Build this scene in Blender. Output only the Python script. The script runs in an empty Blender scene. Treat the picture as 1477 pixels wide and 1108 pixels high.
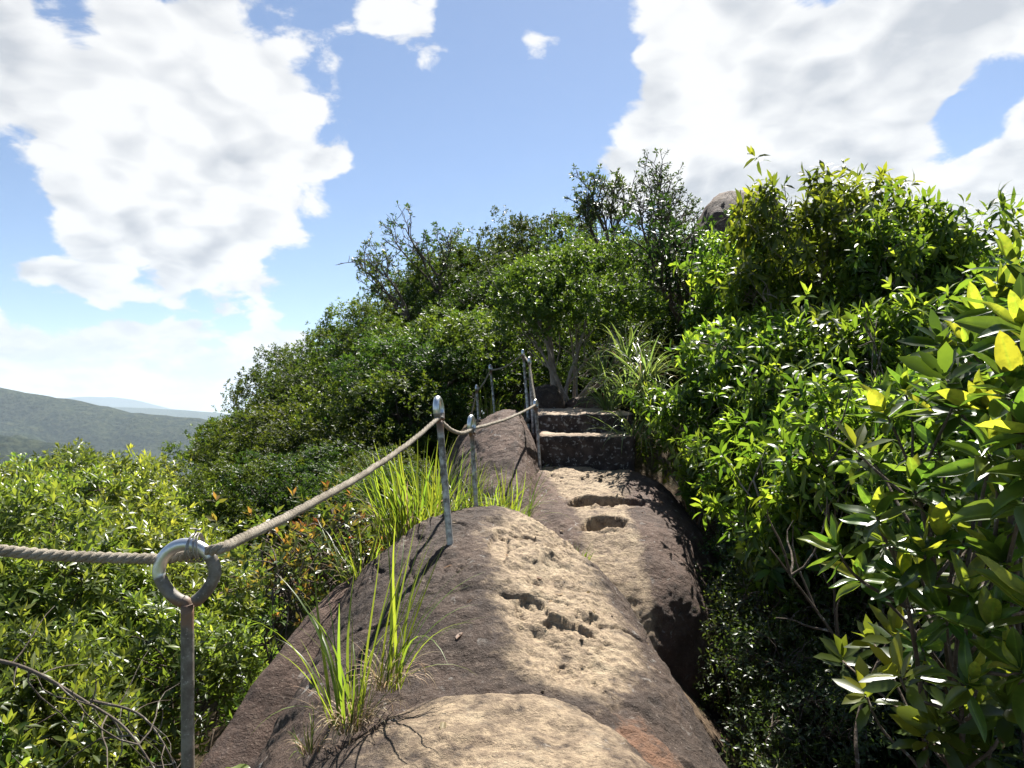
import bpy, math
import numpy as np
from mathutils import Vector, Matrix

# ------------------------------------------------------------------ camera, sky, sun, exposure
scene = bpy.context.scene
COL = scene.collection
FPX = 1000.0                      # focal length in pixels of the 1477 px wide photograph
PITCH = math.atan((595 - 554) / FPX)
CAM = np.array([0.0, 0.0, 1.6])
SUN_EL, SUN_AZ = math.radians(54), math.radians(19)   # azimuth measured to the right of the view (+Y)

cam_d = bpy.data.cameras.new('camera')
cam = bpy.data.objects.new('camera', cam_d)
COL.objects.link(cam)
cam.location = CAM
cam.rotation_euler = (math.pi / 2 + PITCH, 0, 0)
cam_d.sensor_fit = 'HORIZONTAL'
cam_d.sensor_width = 36.0
cam_d.lens = 36.0 * FPX / 1477.0
cam_d.clip_start = 0.02
cam_d.clip_end = 60000
scene.camera = cam

def at(px, py, Y):
    """photo pixel + forward distance -> world point"""
    u = (px - 738.5) / FPX; v = (554 - py) / FPX
    s, c = math.sin(PITCH), math.cos(PITCH)
    d = np.array([u, c - v * s, s + v * c])
    return CAM + d * (Y / d[1])

def pdir(px, py):
    d = at(px, py, 1.0) - CAM
    return d / np.linalg.norm(d)

vs = scene.view_settings
vs.view_transform = 'Standard'; vs.look = 'None'; vs.gamma = 1.0
vs.exposure = 1.6
cy = scene.cycles
cy.max_bounces = 5; cy.diffuse_bounces = 2; cy.glossy_bounces = 2
cy.transmission_bounces = 2; cy.transparent_max_bounces = 4; cy.volume_bounces = 0
cy.sample_clamp_indirect = 6
cy.use_denoising = True
try:
    cy.denoiser = 'OPENIMAGEDENOISE'; cy.denoising_input_passes = 'RGB_ALBEDO_NORMAL'
except Exception:
    pass

world = bpy.data.worlds.new('World')
scene.world = world
world.use_nodes = True
wn = world.node_tree; wn.nodes.clear()

class NT:
    """tiny node-graph helper"""
    def __init__(s, nt): s.nt = nt
    def n(s, typ, **kw):
        nd = s.nt.nodes.new(typ)
        for k, v in kw.items(): setattr(nd, k, v)
        return nd
    def put(s, sock, v):
        if isinstance(v, bpy.types.NodeSocket): s.nt.links.new(v, sock)
        elif v is not None: sock.default_value = v
    def m(s, op, a, b=None, c=None, clamp=False):
        nd = s.n('ShaderNodeMath', operation=op, use_clamp=clamp)
        for i, v in enumerate((a, b, c)):
            if v is not None: s.put(nd.inputs[i], v)
        return nd.outputs[0]
    def vm(s, op, a, b=None):
        nd = s.n('ShaderNodeVectorMath', operation=op)
        s.put(nd.inputs[0], a)
        if b is not None: s.put(nd.inputs[3] if op == 'SCALE' else nd.inputs[1], b)
        return nd.outputs['Value'] if op in ('LENGTH', 'DISTANCE', 'DOT_PRODUCT') else nd.outputs[0]
    def noise(s, vec, scale, detail=4, rough=0.5, dist=0.0):
        nd = s.n('ShaderNodeTexNoise')
        if vec is not None: s.put(nd.inputs['Vector'], vec)
        nd.inputs['Scale'].default_value = scale; nd.inputs['Detail'].default_value = detail
        nd.inputs['Roughness'].default_value = rough; nd.inputs['Distortion'].default_value = dist
        return nd.outputs[0]
    def voro(s, vec, scale, feature='F1'):
        nd = s.n('ShaderNodeTexVoronoi', feature=feature)
        if vec is not None: s.put(nd.inputs['Vector'], vec)
        nd.inputs['Scale'].default_value = scale
        return nd.outputs[0]
    def ss(s, x, a, b):
        nd = s.n('ShaderNodeMapRange', interpolation_type='SMOOTHSTEP')
        s.put(nd.inputs['Value'], x)
        nd.inputs['From Min'].default_value = a; nd.inputs['From Max'].default_value = b
        nd.inputs['To Min'].default_value = 0; nd.inputs['To Max'].default_value = 1
        return nd.outputs[0]
    def mix(s, f, a, b, blend='MIX'):
        nd = s.n('ShaderNodeMix', data_type='RGBA', blend_type=blend)
        s.put(nd.inputs[0], f)
        for i, v in ((6, a), (7, b)):
            if not isinstance(v, bpy.types.NodeSocket): v = (*v, 1.0)[:4]
            s.put(nd.inputs[i], v)
        return nd.outputs[2]

def build_world():
    g = NT(wn)
    sky = g.n('ShaderNodeTexSky', sky_type='NISHITA', sun_disc=False)
    sky.sun_elevation = SUN_EL; sky.sun_rotation = SUN_AZ
    sky.altitude = 400; sky.air_density = 0.8; sky.dust_density = 0.25; sky.ozone_density = 1.4
    co = g.n('ShaderNodeTexCoord').outputs['Generated']
    sep = g.n('ShaderNodeSeparateXYZ'); g.put(sep.inputs[0], co)
    zz = g.m('ADD', g.m('MAXIMUM', sep.outputs[2], 0.0), 0.42)
    comb = g.n('ShaderNodeCombineXYZ')
    g.put(comb.inputs[0], g.m('DIVIDE', sep.outputs[0], zz)); g.put(comb.inputs[1], g.m('DIVIDE', sep.outputs[1], zz))
    g.put(comb.inputs[2], g.m('MULTIPLY', sep.outputs[2], 1.2))
    p = comb.outputs[0]
    warp = g.n('ShaderNodeTexNoise'); g.put(warp.inputs['Vector'], p)
    warp.inputs['Scale'].default_value = 3.0; warp.inputs['Detail'].default_value = 3
    p2 = g.vm('ADD', p, g.vm('SCALE', g.vm('SUBTRACT', warp.outputs['Color'], (0.5, 0.5, 0.5)), 0.16))
    big = g.noise(p2, 1.5, 3, 0.5)
    fine = g.noise(p2, 6.0, 8, 0.64)
    # clouds as they stand in this sky (direction, angular radius, weight)
    blobs = [(250, 235, .27, 1.25), (90, 150, .18, 1.05), (410, 235, .13, .8), (250, 40, .12, .8), (330, 350, .11, .75),
             (180, 340, .13, .7), (420, 20, .06, .35), (500, 105, .06, .4), (480, 60, .05, .35),
             (1230, 120, .30, 1.1), (1030, 70, .14, .9), (1420, 260, .24, 1.0), (1080, 190, .12, .8), (1250, 280, .2, 1.0), (885, 262, .075, 1.15), (950, 250, .11, 1.15), (1000, 160, .12, 1.0),
             (60, 535, .10, 1.0), (170, 530, .10, 1.0), (280, 515, .09, .95), (380, 525, .09, .95), (460, 545, .08, .9), (30, 400, .05, .55), (180, 470, .05, .5), (580, 15, .07, .75), (628, 90, .04, .62), (785, 45, .045, .62), (730, 12, .04, .6), (860, 5, .03, .2),
             (1300, 470, .3, .8), (600, 560, .3, .5), (1000, 500, .3, .6)]
    holes = [(690, 250, .22, 1.0), (700, 90, .15, .30), (850, 110, .08, .6), (430, 105, .05, .6), (30, 220, .055, .75), (90, 30, .05, .6), (1430, 150, .06, .6), (560, 330, .15, .9), (450, 420, .1, .9), (370, 55, .05, .5), (1180, -10, .04, .7), (30, 310, .06, .8), (330, 445, .06, .8), (70, 452, .05, .6), (200, 425, .04, .5), (440, 470, .05, .6)]
    def blobsum(lst):
        acc = None
        for px, py, r, w in lst:
            d = g.vm('DISTANCE', co, tuple(pdir(px, py)))
            v = g.m('MULTIPLY', g.ss(d, r * 1.25, r * 0.35), w)
            acc = v if acc is None else g.m('MAXIMUM', acc, v)
        return acc
    pos = blobsum(blobs); neg = blobsum(holes)
    bias = g.m('SUBTRACT', g.m('MULTIPLY', pos, 0.50), g.m('MULTIPLY', neg, 0.36))
    def puff(q):
        nd = g.n('ShaderNodeTexVoronoi', feature='F1'); g.put(nd.inputs['Vector'], q)
        nd.inputs['Scale'].default_value = 7.5; nd.inputs['Detail'].default_value = 1.5; nd.inputs['Roughness'].default_value = .5
        return nd.outputs['Distance']
    pf = puff(p2); pf2 = puff(g.vm('ADD', p2, (.018, .03, .03)))
    bias = g.m('ADD', bias, g.m('MULTIPLY', g.m('SUBTRACT', .40, pf), .38))
    dens = g.m('ADD', g.m('ADD', g.m('MULTIPLY', g.m('SUBTRACT', fine, 0.5), 0.95), g.m('MULTIPLY', g.m('SUBTRACT', big, 0.5), 0.7)), bias)
    mask = g.ss(dens, 0.06, 0.20)
    # thick middles and undersides are greyer than the sunlit rims
    shade = g.m('MULTIPLY', g.ss(dens, 0.16, 0.46), g.ss(g.noise(p2, 3.0, 7, 0.6), 0.36, 0.66))
    shade = g.m('ADD', g.m('MULTIPLY', shade, .60), g.m('MULTIPLY', g.m('SUBTRACT', pf2, pf), -1.5), clamp=True)
    ccol = g.mix(shade, (1.0, 1.0, 1.0), (0.60, 0.63, 0.68))
    ccol = g.mix(g.ss(sep.outputs[2], .17, .02), ccol, g.mix(g.ss(g.noise(p2, 7.0, 6, .6), .4, .62), (1.0, 1.0, 1.0), (.70, .75, .81)))
    b1 = g.n('ShaderNodeBackground'); g.put(b1.inputs[0], sky.outputs[0]); b1.inputs[1].default_value = 0.050
    b2 = g.n('ShaderNodeBackground'); g.put(b2.inputs[0], ccol); b2.inputs[1].default_value = 0.315
    mx = g.n('ShaderNodeMixShader'); g.put(mx.inputs[0], mask)
    wn.links.new(b1.outputs[0], mx.inputs[1]); wn.links.new(b2.outputs[0], mx.inputs[2])
    out = g.n('ShaderNodeOutputWorld'); wn.links.new(mx.outputs[0], out.inputs[0])
build_world()
world.cycles.sampling_method = 'MANUAL'; world.cycles.sample_map_resolution = 256

sun_d = bpy.data.lights.new('sun', 'SUN'); sun_d.energy = 5.0; sun_d.angle = math.radians(0.5); sun_d.color = (1.0, 0.955, 0.88)
sun = bpy.data.objects.new('sun', sun_d); COL.objects.link(sun)
to_sun = Vector((math.sin(SUN_AZ) * math.cos(SUN_EL), math.cos(SUN_AZ) * math.cos(SUN_EL), math.sin(SUN_EL)))
sun.rotation_euler = to_sun.to_track_quat('Z', 'Y').to_euler()
sun.location = (3, 3, 12)

# ------------------------------------------------------------------ numeric helpers
_rs = np.random.default_rng(11)
_perm = _rs.permutation(256).astype(np.int64); _perm = np.concatenate([_perm, _perm, _perm])
_grad = _rs.normal(size=(256, 3)); _grad /= np.linalg.norm(_grad, axis=1)[:, None]

def perlin(P):
    P = np.asarray(P, float)
    i = np.floor(P).astype(np.int64); f = P - i
    u = f * f * f * (f * (f * 6 - 15) + 10)
    i &= 255
    out = 0
    for dx in (0, 1):
        wx = u[..., 0] if dx else 1 - u[..., 0]
        for dy in (0, 1):
            wy = u[..., 1] if dy else 1 - u[..., 1]
            for dz in (0, 1):
                wz = u[..., 2] if dz else 1 - u[..., 2]
                h = _perm[_perm[_perm[(i[..., 0] + dx) & 255] + ((i[..., 1] + dy) & 255)] + ((i[..., 2] + dz) & 255)] & 255
                g = _grad[h]
                d = g[..., 0] * (f[..., 0] - dx) + g[..., 1] * (f[..., 1] - dy) + g[..., 2] * (f[..., 2] - dz)
                out = out + wx * wy * wz * d
    return out

def fbm(P, scale, octv=4, gain=0.5, lac=2.03):
    P = np.asarray(P, float) * scale
    a, s, o = 1.0, 0, 0
    for k in range(octv):
        s = s + a * perlin(P + 17.3 * k); o += a; a *= gain; P = P * lac
    return s / o * 1.6

def sstep(x, a, b):
    t = np.clip((np.asarray(x, float) - a) / (b - a), 0, 1); return t * t * (3 - 2 * t)

def crom(xs, ys, q):
    """smooth interpolation through stations"""
    xs = np.asarray(xs, float); ys = np.asarray(ys, float); q = np.clip(q, xs[0], xs[-1])
    m = np.gradient(ys, xs)
    i = np.clip(np.searchsorted(xs, q) - 1, 0, len(xs) - 2)
    h = xs[i + 1] - xs[i]; t = (q - xs[i]) / h
    return ((1 + 2 * t) * (1 - t) ** 2) * ys[i] + t * (1 - t) ** 2 * h * m[i] + t * t * (3 - 2 * t) * ys[i + 1] + t * t * (t - 1) * h * m[i + 1]

def unit(v):
    return v / np.maximum(np.linalg.norm(v, axis=-1, keepdims=True), 1e-9)

def mesh_np(name, V, F, mat=None, smooth=True, attrs=None):
    """V (n,3); F: list of index arrays, each (m,k)"""
    V = np.asarray(V, float)
    me = bpy.data.meshes.new(name)
    F = [np.asarray(f, np.int64) for f in F if len(f)]
    me.vertices.add(len(V)); me.vertices.foreach_set('co', V.astype(np.float32).ravel())
    tot = sum(f.size for f in F)
    me.loops.add(tot); me.loops.foreach_set('vertex_index', np.concatenate([f.ravel() for f in F]).astype(np.int32))
    n = sum(len(f) for f in F)
    me.polygons.add(n)
    sizes = np.concatenate([np.full(len(f), f.shape[1]) for f in F])
    starts = np.concatenate([[0], np.cumsum(sizes)[:-1]])
    me.polygons.foreach_set('loop_start', starts.astype(np.int32))
    me.polygons.foreach_set('loop_total', sizes.astype(np.int32))
    me.polygons.foreach_set('use_smooth', np.full(n, smooth))
    for k, v in (attrs or {}).items():
        v = np.asarray(v, np.float32)
        if v.ndim == 1:
            a = me.attributes.new(k, 'FLOAT', 'POINT'); a.data.foreach_set('value', v)
        else:
            a = me.attributes.new(k, 'FLOAT_COLOR', 'POINT')
            a.data.foreach_set('color', np.concatenate([v, np.ones((len(v), 1), np.float32)], 1).ravel())
    me.update(calc_edges=True)
    me.validate()
    if mat is not None: me.materials.append(mat)
    return me

def grid_faces(nr, nc):
    r, c = np.meshgrid(np.arange(nr - 1), np.arange(nc - 1), indexing='ij')
    a = (r * nc + c).ravel()
    return np.stack([a, a + 1, a + nc + 1, a + nc], 1)

def grid_normals(P):
    du = np.gradient(P, axis=0); dv = np.gradient(P, axis=1)
    return unit(np.cross(dv, du))

def tube(pts, rad, sides=8, cap=True):
    """returns V, quads, tris of a tube along pts"""
    pts = np.asarray(pts, float); n = len(pts)
    rad = np.broadcast_to(np.asarray(rad, float), (n,))
    T = unit(np.gradient(pts, axis=0))
    ref = np.array([0.0, 0, 1]) if abs(T[0, 2]) < 0.9 else np.array([1.0, 0, 0])
    N = np.zeros_like(pts)
    u = ref - T[0] * (ref @ T[0]); u /= np.linalg.norm(u); N[0] = u
    for i in range(1, n):
        u = N[i - 1] - T[i] * (N[i - 1] @ T[i]); N[i] = u / max(np.linalg.norm(u), 1e-9)
    B = np.cross(T, N)
    a = np.arange(sides) * 2 * np.pi / sides
    V = pts[:, None] + rad[:, None, None] * (N[:, None] * np.cos(a)[None, :, None] + B[:, None] * np.sin(a)[None, :, None])
    V = V.reshape(-1, 3)
    r, c = np.meshgrid(np.arange(n - 1), np.arange(sides), indexing='ij')
    q = np.stack([r * sides + c, r * sides + (c + 1) % sides, (r + 1) * sides + (c + 1) % sides, (r + 1) * sides + c], -1).reshape(-1, 4)
    tris = np.zeros((0, 3), int)
    if cap:
        V = np.concatenate([V, pts[:1], pts[-1:]])
        k = np.arange(sides); b = (n - 1) * sides
        tris = np.concatenate([np.stack([np.full(sides, n * sides), (k + 1) % sides, k], 1),
                               np.stack([np.full(sides, n * sides + 1), b + k, b + (k + 1) % sides], 1)])
    return V, q, tris

class Acc:
    """joins tubes / pieces into one mesh"""
    def __init__(s): s.V = []; s.F = {}; s.n = 0
    def add(s, V, *Fs):
        for f in Fs:
            f = np.asarray(f)
            if len(f): s.F.setdefault(f.shape[1], []).append(f + s.n)
        s.V.append(V); s.n += len(V)
    def tube(s, pts, rad, sides=6, cap=False): s.add(*tube(pts, rad, sides, cap))
    def mesh(s, name, mat, smooth=True):
        return mesh_np(name, np.concatenate(s.V), [np.concatenate(v) for v in s.F.values()], mat, smooth)

def link(name, me, parent=None, **props):
    o = bpy.data.objects.new(name, me); COL.objects.link(o)
    if parent is not None: o.parent = parent
    for k, v in props.items():
        if v is not None: o[k] = v
    return o

def thing(name, loc, label, category, group=None, rotz=0.0, scale=1.0):
    o = bpy.data.objects.new(name, None); COL.objects.link(o)
    o.empty_display_size = 0.1
    o.location = loc; o.rotation_euler = (0, 0, rotz)
    o.scale = (scale,) * 3 if np.isscalar(scale) else scale
    o['label'] = label; o['category'] = category
    if group: o['group'] = group
    return o

# ------------------------------------------------------------------ materials
def new_mat(name):
    m = bpy.data.materials.new(name); m.use_nodes = True
    m.node_tree.nodes.clear()
    g = NT(m.node_tree); out = g.n('ShaderNodeOutputMaterial')
    return m, g, out

def principled(g, out, base, rough=0.6, metal=0.0, spec=0.5, normal=None):
    b = g.n('ShaderNodeBsdfPrincipled')
    g.put(b.inputs['Base Color'], base if isinstance(base, bpy.types.NodeSocket) else (*base, 1))
    g.put(b.inputs['Roughness'], rough); g.put(b.inputs['Metallic'], metal)
    g.put(b.inputs['Specular IOR Level'], spec)
    if normal is not None: g.put(b.inputs['Normal'], normal)
    g.nt.links.new(b.outputs[0], out.inputs[0])
    return b

def bump(g, h, strength=0.5, dist=0.02):
    b = g.n('ShaderNodeBump'); b.inputs['Strength'].default_value = strength; b.inputs['Distance'].default_value = dist
    g.put(b.inputs['Height'], h); return b.outputs[0]

def leaf_mat(name, dark, light, young, trans, rough=0.33, tfac=0.44, spec=0.4, spots=False):
    """dark..light picked per leaf; 'lc' attribute: r = random, g = youth"""
    m, g, out = new_mat(name)
    at_ = g.n('ShaderNodeAttribute', attribute_name='lc')
    sp = g.n('ShaderNodeSeparateColor'); g.put(sp.inputs[0], at_.outputs['Color'])
    oi = g.n('ShaderNodeObjectInfo')
    base = g.mix(sp.outputs[0], dark, light)
    base = g.mix(sp.outputs[1], base, young)
    rib = g.m('POWER', sp.outputs[2], 6.0)
    base = g.mix(g.m('MULTIPLY', rib, .55), base, tuple(min(1, 2.4 * x) for x in light))
    if spots:
        oc = g.n('ShaderNodeTexCoord').outputs['Object']
        ov = g.vm('ADD', oc, g.vm('SCALE', (13.1, 7.7, 3.3), oi.outputs['Random']))
        base = g.mix(g.m('MULTIPLY', g.ss(g.noise(ov, 5, 4, .6), .40, .62), .45), base, dark)
        base = g.mix(g.m('MULTIPLY', g.ss(g.noise(ov, 9, 5, .7), .66, .70), .8), base, (.13, .075, .03))
    hsv = g.n('ShaderNodeHueSaturation')
    g.put(hsv.inputs['Hue'], g.m('ADD', 0.472, g.m('MULTIPLY', oi.outputs['Random'], 0.05)))
    g.put(hsv.inputs['Value'], g.m('ADD', 0.66, g.m('MULTIPLY', g.m('FRACT', g.m('MULTIPLY', oi.outputs['Random'], 7.3)), 0.62)))
    g.put(hsv.inputs['Color'], base)
    b = g.n('ShaderNodeBsdfPrincipled'); g.put(b.inputs['Base Color'], hsv.outputs[0])
    b.inputs['Roughness'].default_value = rough; b.inputs['Specular IOR Level'].default_value = spec
    t = g.n('ShaderNodeBsdfTranslucent')
    tc = g.mix(1.0, hsv.outputs[0], trans, 'MULTIPLY'); g.put(t.inputs[0], tc)
    mx = g.n('ShaderNodeMixShader'); mx.inputs[0].default_value = tfac
    g.nt.links.new(b.outputs[0], mx.inputs[1]); g.nt.links.new(t.outputs[0], mx.inputs[2])
    g.nt.links.new(mx.outputs[0], out.inputs[0])
    return m

TR = (2.9, 2.8, 1.3)
M = {}
M['leaf_hill'] = leaf_mat('leaf_hill', (.020, .040, .008), (.058, .094, .016), (.16, .20, .032), TR, .45, .34, .22)
M['leaf_hill_dark'] = leaf_mat('leaf_hill_dark', (.014, .030, .008), (.036, .062, .013), (.10, .13, .028), TR, .45, .34, .22)
M['leaf_left'] = leaf_mat('leaf_left', (.034, .062, .013), (.082, .118, .023), (.20, .225, .05), TR, .33)
M['leaf_laurel'] = leaf_mat('leaf_laurel', (.030, .064, .010), (.078, .130, .018), (.23, .29, .040), TR, .38, .44, .3)
M['leaf_big'] = leaf_mat('leaf_big', (.028, .060, .013), (.072, .122, .020), (.22, .25, .035), TR, .30, spots=True)
M['leaf_red'] = leaf_mat('leaf_red', (.04, .075, .016), (.085, .11, .024), (.30, .13, .055), TR, .35)
M['leaf_under'] = leaf_mat('leaf_under', (.018, .034, .011), (.040, .066, .017), (.09, .11, .032), TR, .36)  # undergrowth leaf colour lowered to deepen the shade in the hollow
M['blade'] = leaf_mat('blade', (.042, .074, .012), (.085, .125, .019), (.17, .20, .033), TR, .4, .45)
M['blade_strap'] = leaf_mat('blade_strap', (.045, .085, .025), (.085, .125, .05), (.16, .20, .09), TR, .3, .35)
M['blade_dry'] = leaf_mat('blade_dry', (.16, .11, .07), (.32, .24, .15), (.4, .32, .2), (1.6, 1.5, 1.3), .6, .3, .2)

def mat_bark(name, a, b):
    m, g, out = new_mat(name)
    co = g.n('ShaderNodeTexCoord').outputs['Object']
    n1 = g.noise(co, 9, 6, .65); n2 = g.noise(co, 45, 4, .6)
    c = g.mix(g.ss(n1, .35, .65), a, b)
    c = g.mix(g.ss(n2, .58, .7), c, (.27, .255, .23))
    principled(g, out, c, .85, spec=.2, normal=bump(g, n2, .6, .01))
    return m
M['bark'] = mat_bark('bark', (.06, .045, .033), (.12, .10, .08))
M['twig'] = mat_bark('twig', (.055, .040, .028), (.105, .08, .06))
M['bark_pale'] = mat_bark('bark_pale', (.15, .122, .095), (.26, .225, .19))

def mat_rock(name, dark=(.030, .019, .013), mid=(.072, .045, .031), worn=(.37, .28, .18), orange=(.17, .088, .050)):
    m, g, out = new_mat(name)
    co = g.n('ShaderNodeTexCoord').outputs['Object']
    def attr(k):
        a = g.n('ShaderNodeAttribute', attribute_name=k); return a.outputs['Fac']
    n1 = g.noise(co, 2.3, 6, .6); n2 = g.noise(co, 14, 8, .68); n3 = g.noise(co, 95, 5, .7); n4 = g.noise(co, 38, 4, .6)
    c = g.mix(g.ss(n1, .33, .66), dark, mid)
    c = g.mix(g.m('MULTIPLY', g.ss(n2, .50, .72), .75), c, (.125, .088, .063))
    c = g.mix(g.m('MULTIPLY', g.ss(n2, .47, .30), .65), c, (.026, .019, .015))
    c = g.mix(g.m('MULTIPLY', g.ss(n3, .57, .70), .6), c, (.25, .205, .165))
    # stained streaks
    mp = g.n('ShaderNodeMapping'); mp.inputs['Scale'].default_value = (7, 1.3, 5); g.put(mp.inputs[0], co)
    st = g.noise(mp.outputs[0], 1.6, 5, .6)
    c = g.mix(g.m('MULTIPLY', g.ss(st, .56, .7), .55), c, (.06, .045, .04))
    # pale lichen patches
    li = g.m('MULTIPLY', g.ss(g.noise(co, 21, 5, .6, .6), .60, .68), g.ss(n1, .42, .60))
    c = g.mix(g.m('MULTIPLY', li, .8), c, (.28, .265, .24))
    # boot-worn sandstone
    w = g.ss(g.m('ADD', g.m('ADD', attr('wear'), g.m('MULTIPLY', g.m('SUBTRACT', n1, .5), .8)), g.m('MULTIPLY', g.m('SUBTRACT', n2, .5), 1.7)), .22, 1.0)
    wc = g.mix(g.ss(n4, .36, .64), worn, (.225, .165, .108))
    wc = g.mix(g.m('MULTIPLY', g.ss(g.noise(co, 6, 6, .65, .8), .5, .68), .75), wc, (.43, .34, .225))
    wc = g.mix(g.m('MULTIPLY', g.ss(n2, .42, .33), .7), wc, (.075, .052, .036))
    c = g.mix(w, c, wc)
    c = g.mix(g.ss(g.m('ADD', attr('orange'), g.m('MULTIPLY', g.m('SUBTRACT', n2, .5), .9)), .45, .7), c, orange)
    c = g.mix(g.ss(g.m('ADD', attr('dark_patch'), g.m('MULTIPLY', g.m('SUBTRACT', n2, .5), .9)), .45, .65), c, (.045, .035, .030))  # darker tone where this attribute is set, broken up by noise
    mpb = g.n('ShaderNodeMapping'); mpb.inputs['Scale'].default_value = (1.0, 1.5, 2.2); mpb.inputs['Rotation'].default_value = (.3, .2, .5); g.put(mpb.inputs[0], co)
    led = g.m('SNAP', g.noise(mpb.outputs[0], 4.2, 5, .58, .5), .045)
    led2 = g.m('SNAP', g.noise(mpb.outputs[0], 15, 4, .6, .4), .07)
    pit = g.ss(g.voro(g.vm('ADD', co, g.vm('SCALE', (1.0, 1.0, 1.0), g.m('MULTIPLY', n4, .05))), 26), .0, .22)
    h = g.m('ADD', g.m('ADD', g.m('MULTIPLY', n2, .5), g.m('MULTIPLY', n3, .34)), g.m('MULTIPLY', n4, .34))
    h = g.m('ADD', g.m('ADD', h, g.m('MULTIPLY', pit, .10)), g.m('ADD', g.m('MULTIPLY', led, 1.5), g.m('MULTIPLY', led2, .55)))
    principled(g, out, c, .82, spec=.3, normal=bump(g, h, 1.0, .032))
    return m
M['rock'] = mat_rock('rock')
M['rock_red'] = mat_rock('rock_red', (.058, .035, .025), (.115, .070, .050))

def mat_riser():
    m, g, out = new_mat('riser_stone')
    co = g.n('ShaderNodeTexCoord').outputs['Object']
    n1 = g.noise(co, 11, 7, .62); n2 = g.noise(co, 60, 5, .7)
    a = g.n('ShaderNodeAttribute', attribute_name='wear').outputs['Fac']
    c = g.mix(g.ss(n1, .4, .7), (.032, .024, .021), (.075, .055, .046))
    li = g.ss(g.noise(co, 24, 5, .6, .4), .55, .66)
    c = g.mix(g.m('MULTIPLY', li, .9), c, (.26, .25, .235))
    li2 = g.ss(g.noise(co, 34, 3, .5), .64, .69)
    c = g.mix(g.m('MULTIPLY', li2, .8), c, (.22, .21, .20))
    w = g.ss(g.m('ADD', a, g.m('MULTIPLY', g.m('SUBTRACT', n1, .5), .6)), .4, .6)
    c = g.mix(w, c, g.mix(g.ss(n1, .35, .65), (.26, .19, .135), (.34, .265, .19)))
    principled(g, out, c, .85, spec=.25, normal=bump(g, g.m('ADD', n1, g.m('MULTIPLY', n2, .4)), .8, .02))
    return m
M['riser'] = mat_riser()

def mat_soil():
    m, g, out = new_mat('soil')
    co = g.n('ShaderNodeTexCoord').outputs['Object']
    n1 = g.noise(co, 1.7, 6, .6); n2 = g.noise(co, 24, 6, .7)
    sep = g.n('ShaderNodeSeparateXYZ'); g.put(sep.inputs[0], g.n('ShaderNodeNewGeometry').outputs['Position'])
    c = g.mix(g.ss(n2, .35, .68), (.045, .032, .022), (.14, .10, .065))
    c = g.mix(g.m('MULTIPLY', g.ss(n1, .5, .65), .5), c, (.05, .065, .025))
    far = g.ss(sep.outputs[2], -12, -25)             # wooded valley floor far below
    nf = g.noise(co, .035, 10, .7)
    c = g.mix(far, c, g.mix(g.ss(nf, .35, .65), (.035, .055, .022), (.085, .105, .04)))
    principled(g, out, c, .95, spec=.1, normal=bump(g, n2, .8, .03))
    return m
M['soil'] = mat_soil()

def mat_forest():
    m, g, out = new_mat('far_forest')
    co = g.n('ShaderNodeTexCoord').outputs['Object']
    n1 = g.noise(co, .006, 8, .62); n2 = g.noise(co, .05, 8, .75); v = g.voro(co, .07)
    c = g.mix(g.ss(n1, .38, .62), (.013, .023, .013), (.030, .042, .019))
    c = g.mix(g.ss(n2, .42, .66), c, (.058, .068, .032))
    c = g.mix(g.m('MULTIPLY', g.ss(n2, .46, .34), .7), c, (.009, .015, .009))
    principled(g, out, c, .95, spec=.05, normal=bump(g, g.m('SUBTRACT', n2, g.m('MULTIPLY', v, .5)), 1.0, 14))
    return m
M['forest'] = mat_forest()

def mat_steel():
    m, g, out = new_mat('galvanised_steel')
    co = g.n('ShaderNodeTexCoord').outputs['Object']
    n1 = g.noise(co, 26, 6, .65); n2 = g.noise(co, 150, 4, .6)
    a = g.n('ShaderNodeAttribute', attribute_name='polish').outputs['Fac']
    p = g.ss(g.m('ADD', a, g.m('MULTIPLY', g.m('SUBTRACT', n1, .5), .7)), .35, .65)
    old = g.mix(g.ss(n1, .40, .62), (.085, .070, .056), (.18, .162, .138))
    old = g.mix(g.m('MULTIPLY', g.ss(n1, .60, .72), .8), old, (.20, .105, .05))
    old = g.mix(g.m('MULTIPLY', g.ss(n2, .60, .70), .5), old, (.40, .38, .35))
    c = g.mix(p, old, (.60, .61, .61))
    rust = g.n('ShaderNodeAttribute', attribute_name='rust').outputs['Fac']
    rr = g.ss(g.m('ADD', rust, g.m('MULTIPLY', g.m('SUBTRACT', n1, .5), .8)), .4, .7)
    c = g.mix(rr, c, (.17, .085, .045))
    met = g.m('MULTIPLY', g.m('ADD', .10, g.m('MULTIPLY', g.m('MULTIPLY', p, p), .75)), g.m('SUBTRACT', 1.0, g.m('MULTIPLY', rr, .8)))
    rg = g.m('SUBTRACT', g.m('ADD', .55, g.m('MULTIPLY', n1, .15)), g.m('MULTIPLY', p, .30))
    principled(g, out, c, rg, met, .5, bump(g, g.m('ADD', n1, g.m('MULTIPLY', n2, .5)), .35, .003))
    return m
M['steel'] = mat_steel()

def mat_rope():
    m, g, out = new_mat('rope_fibre')
    co = g.n('ShaderNodeTexCoord').outputs['Object']
    n1 = g.noise(co, 18, 5, .6); n2 = g.noise(co, 420, 4, .7)
    c = g.mix(g.ss(n1, .35, .65), (.20, .172, .132), (.32, .282, .225))
    c = g.mix(g.m('MULTIPLY', g.ss(n2, .52, .38), .55), c, (.10, .082, .06))
    b = principled(g, out, c, .9, spec=.15, normal=bump(g, n2, .9, .0025))
    return m
M['rope'] = mat_rope()
def mat_wire():
    m, g, out = new_mat('tie_wire')
    co = g.n('ShaderNodeTexCoord').outputs['Object']
    principled(g, out, g.mix(g.noise(co, 90, 4), (.16, .15, .14), (.34, .32, .30)), .5, .8)
    return m
M['wire'] = mat_wire()

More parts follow.
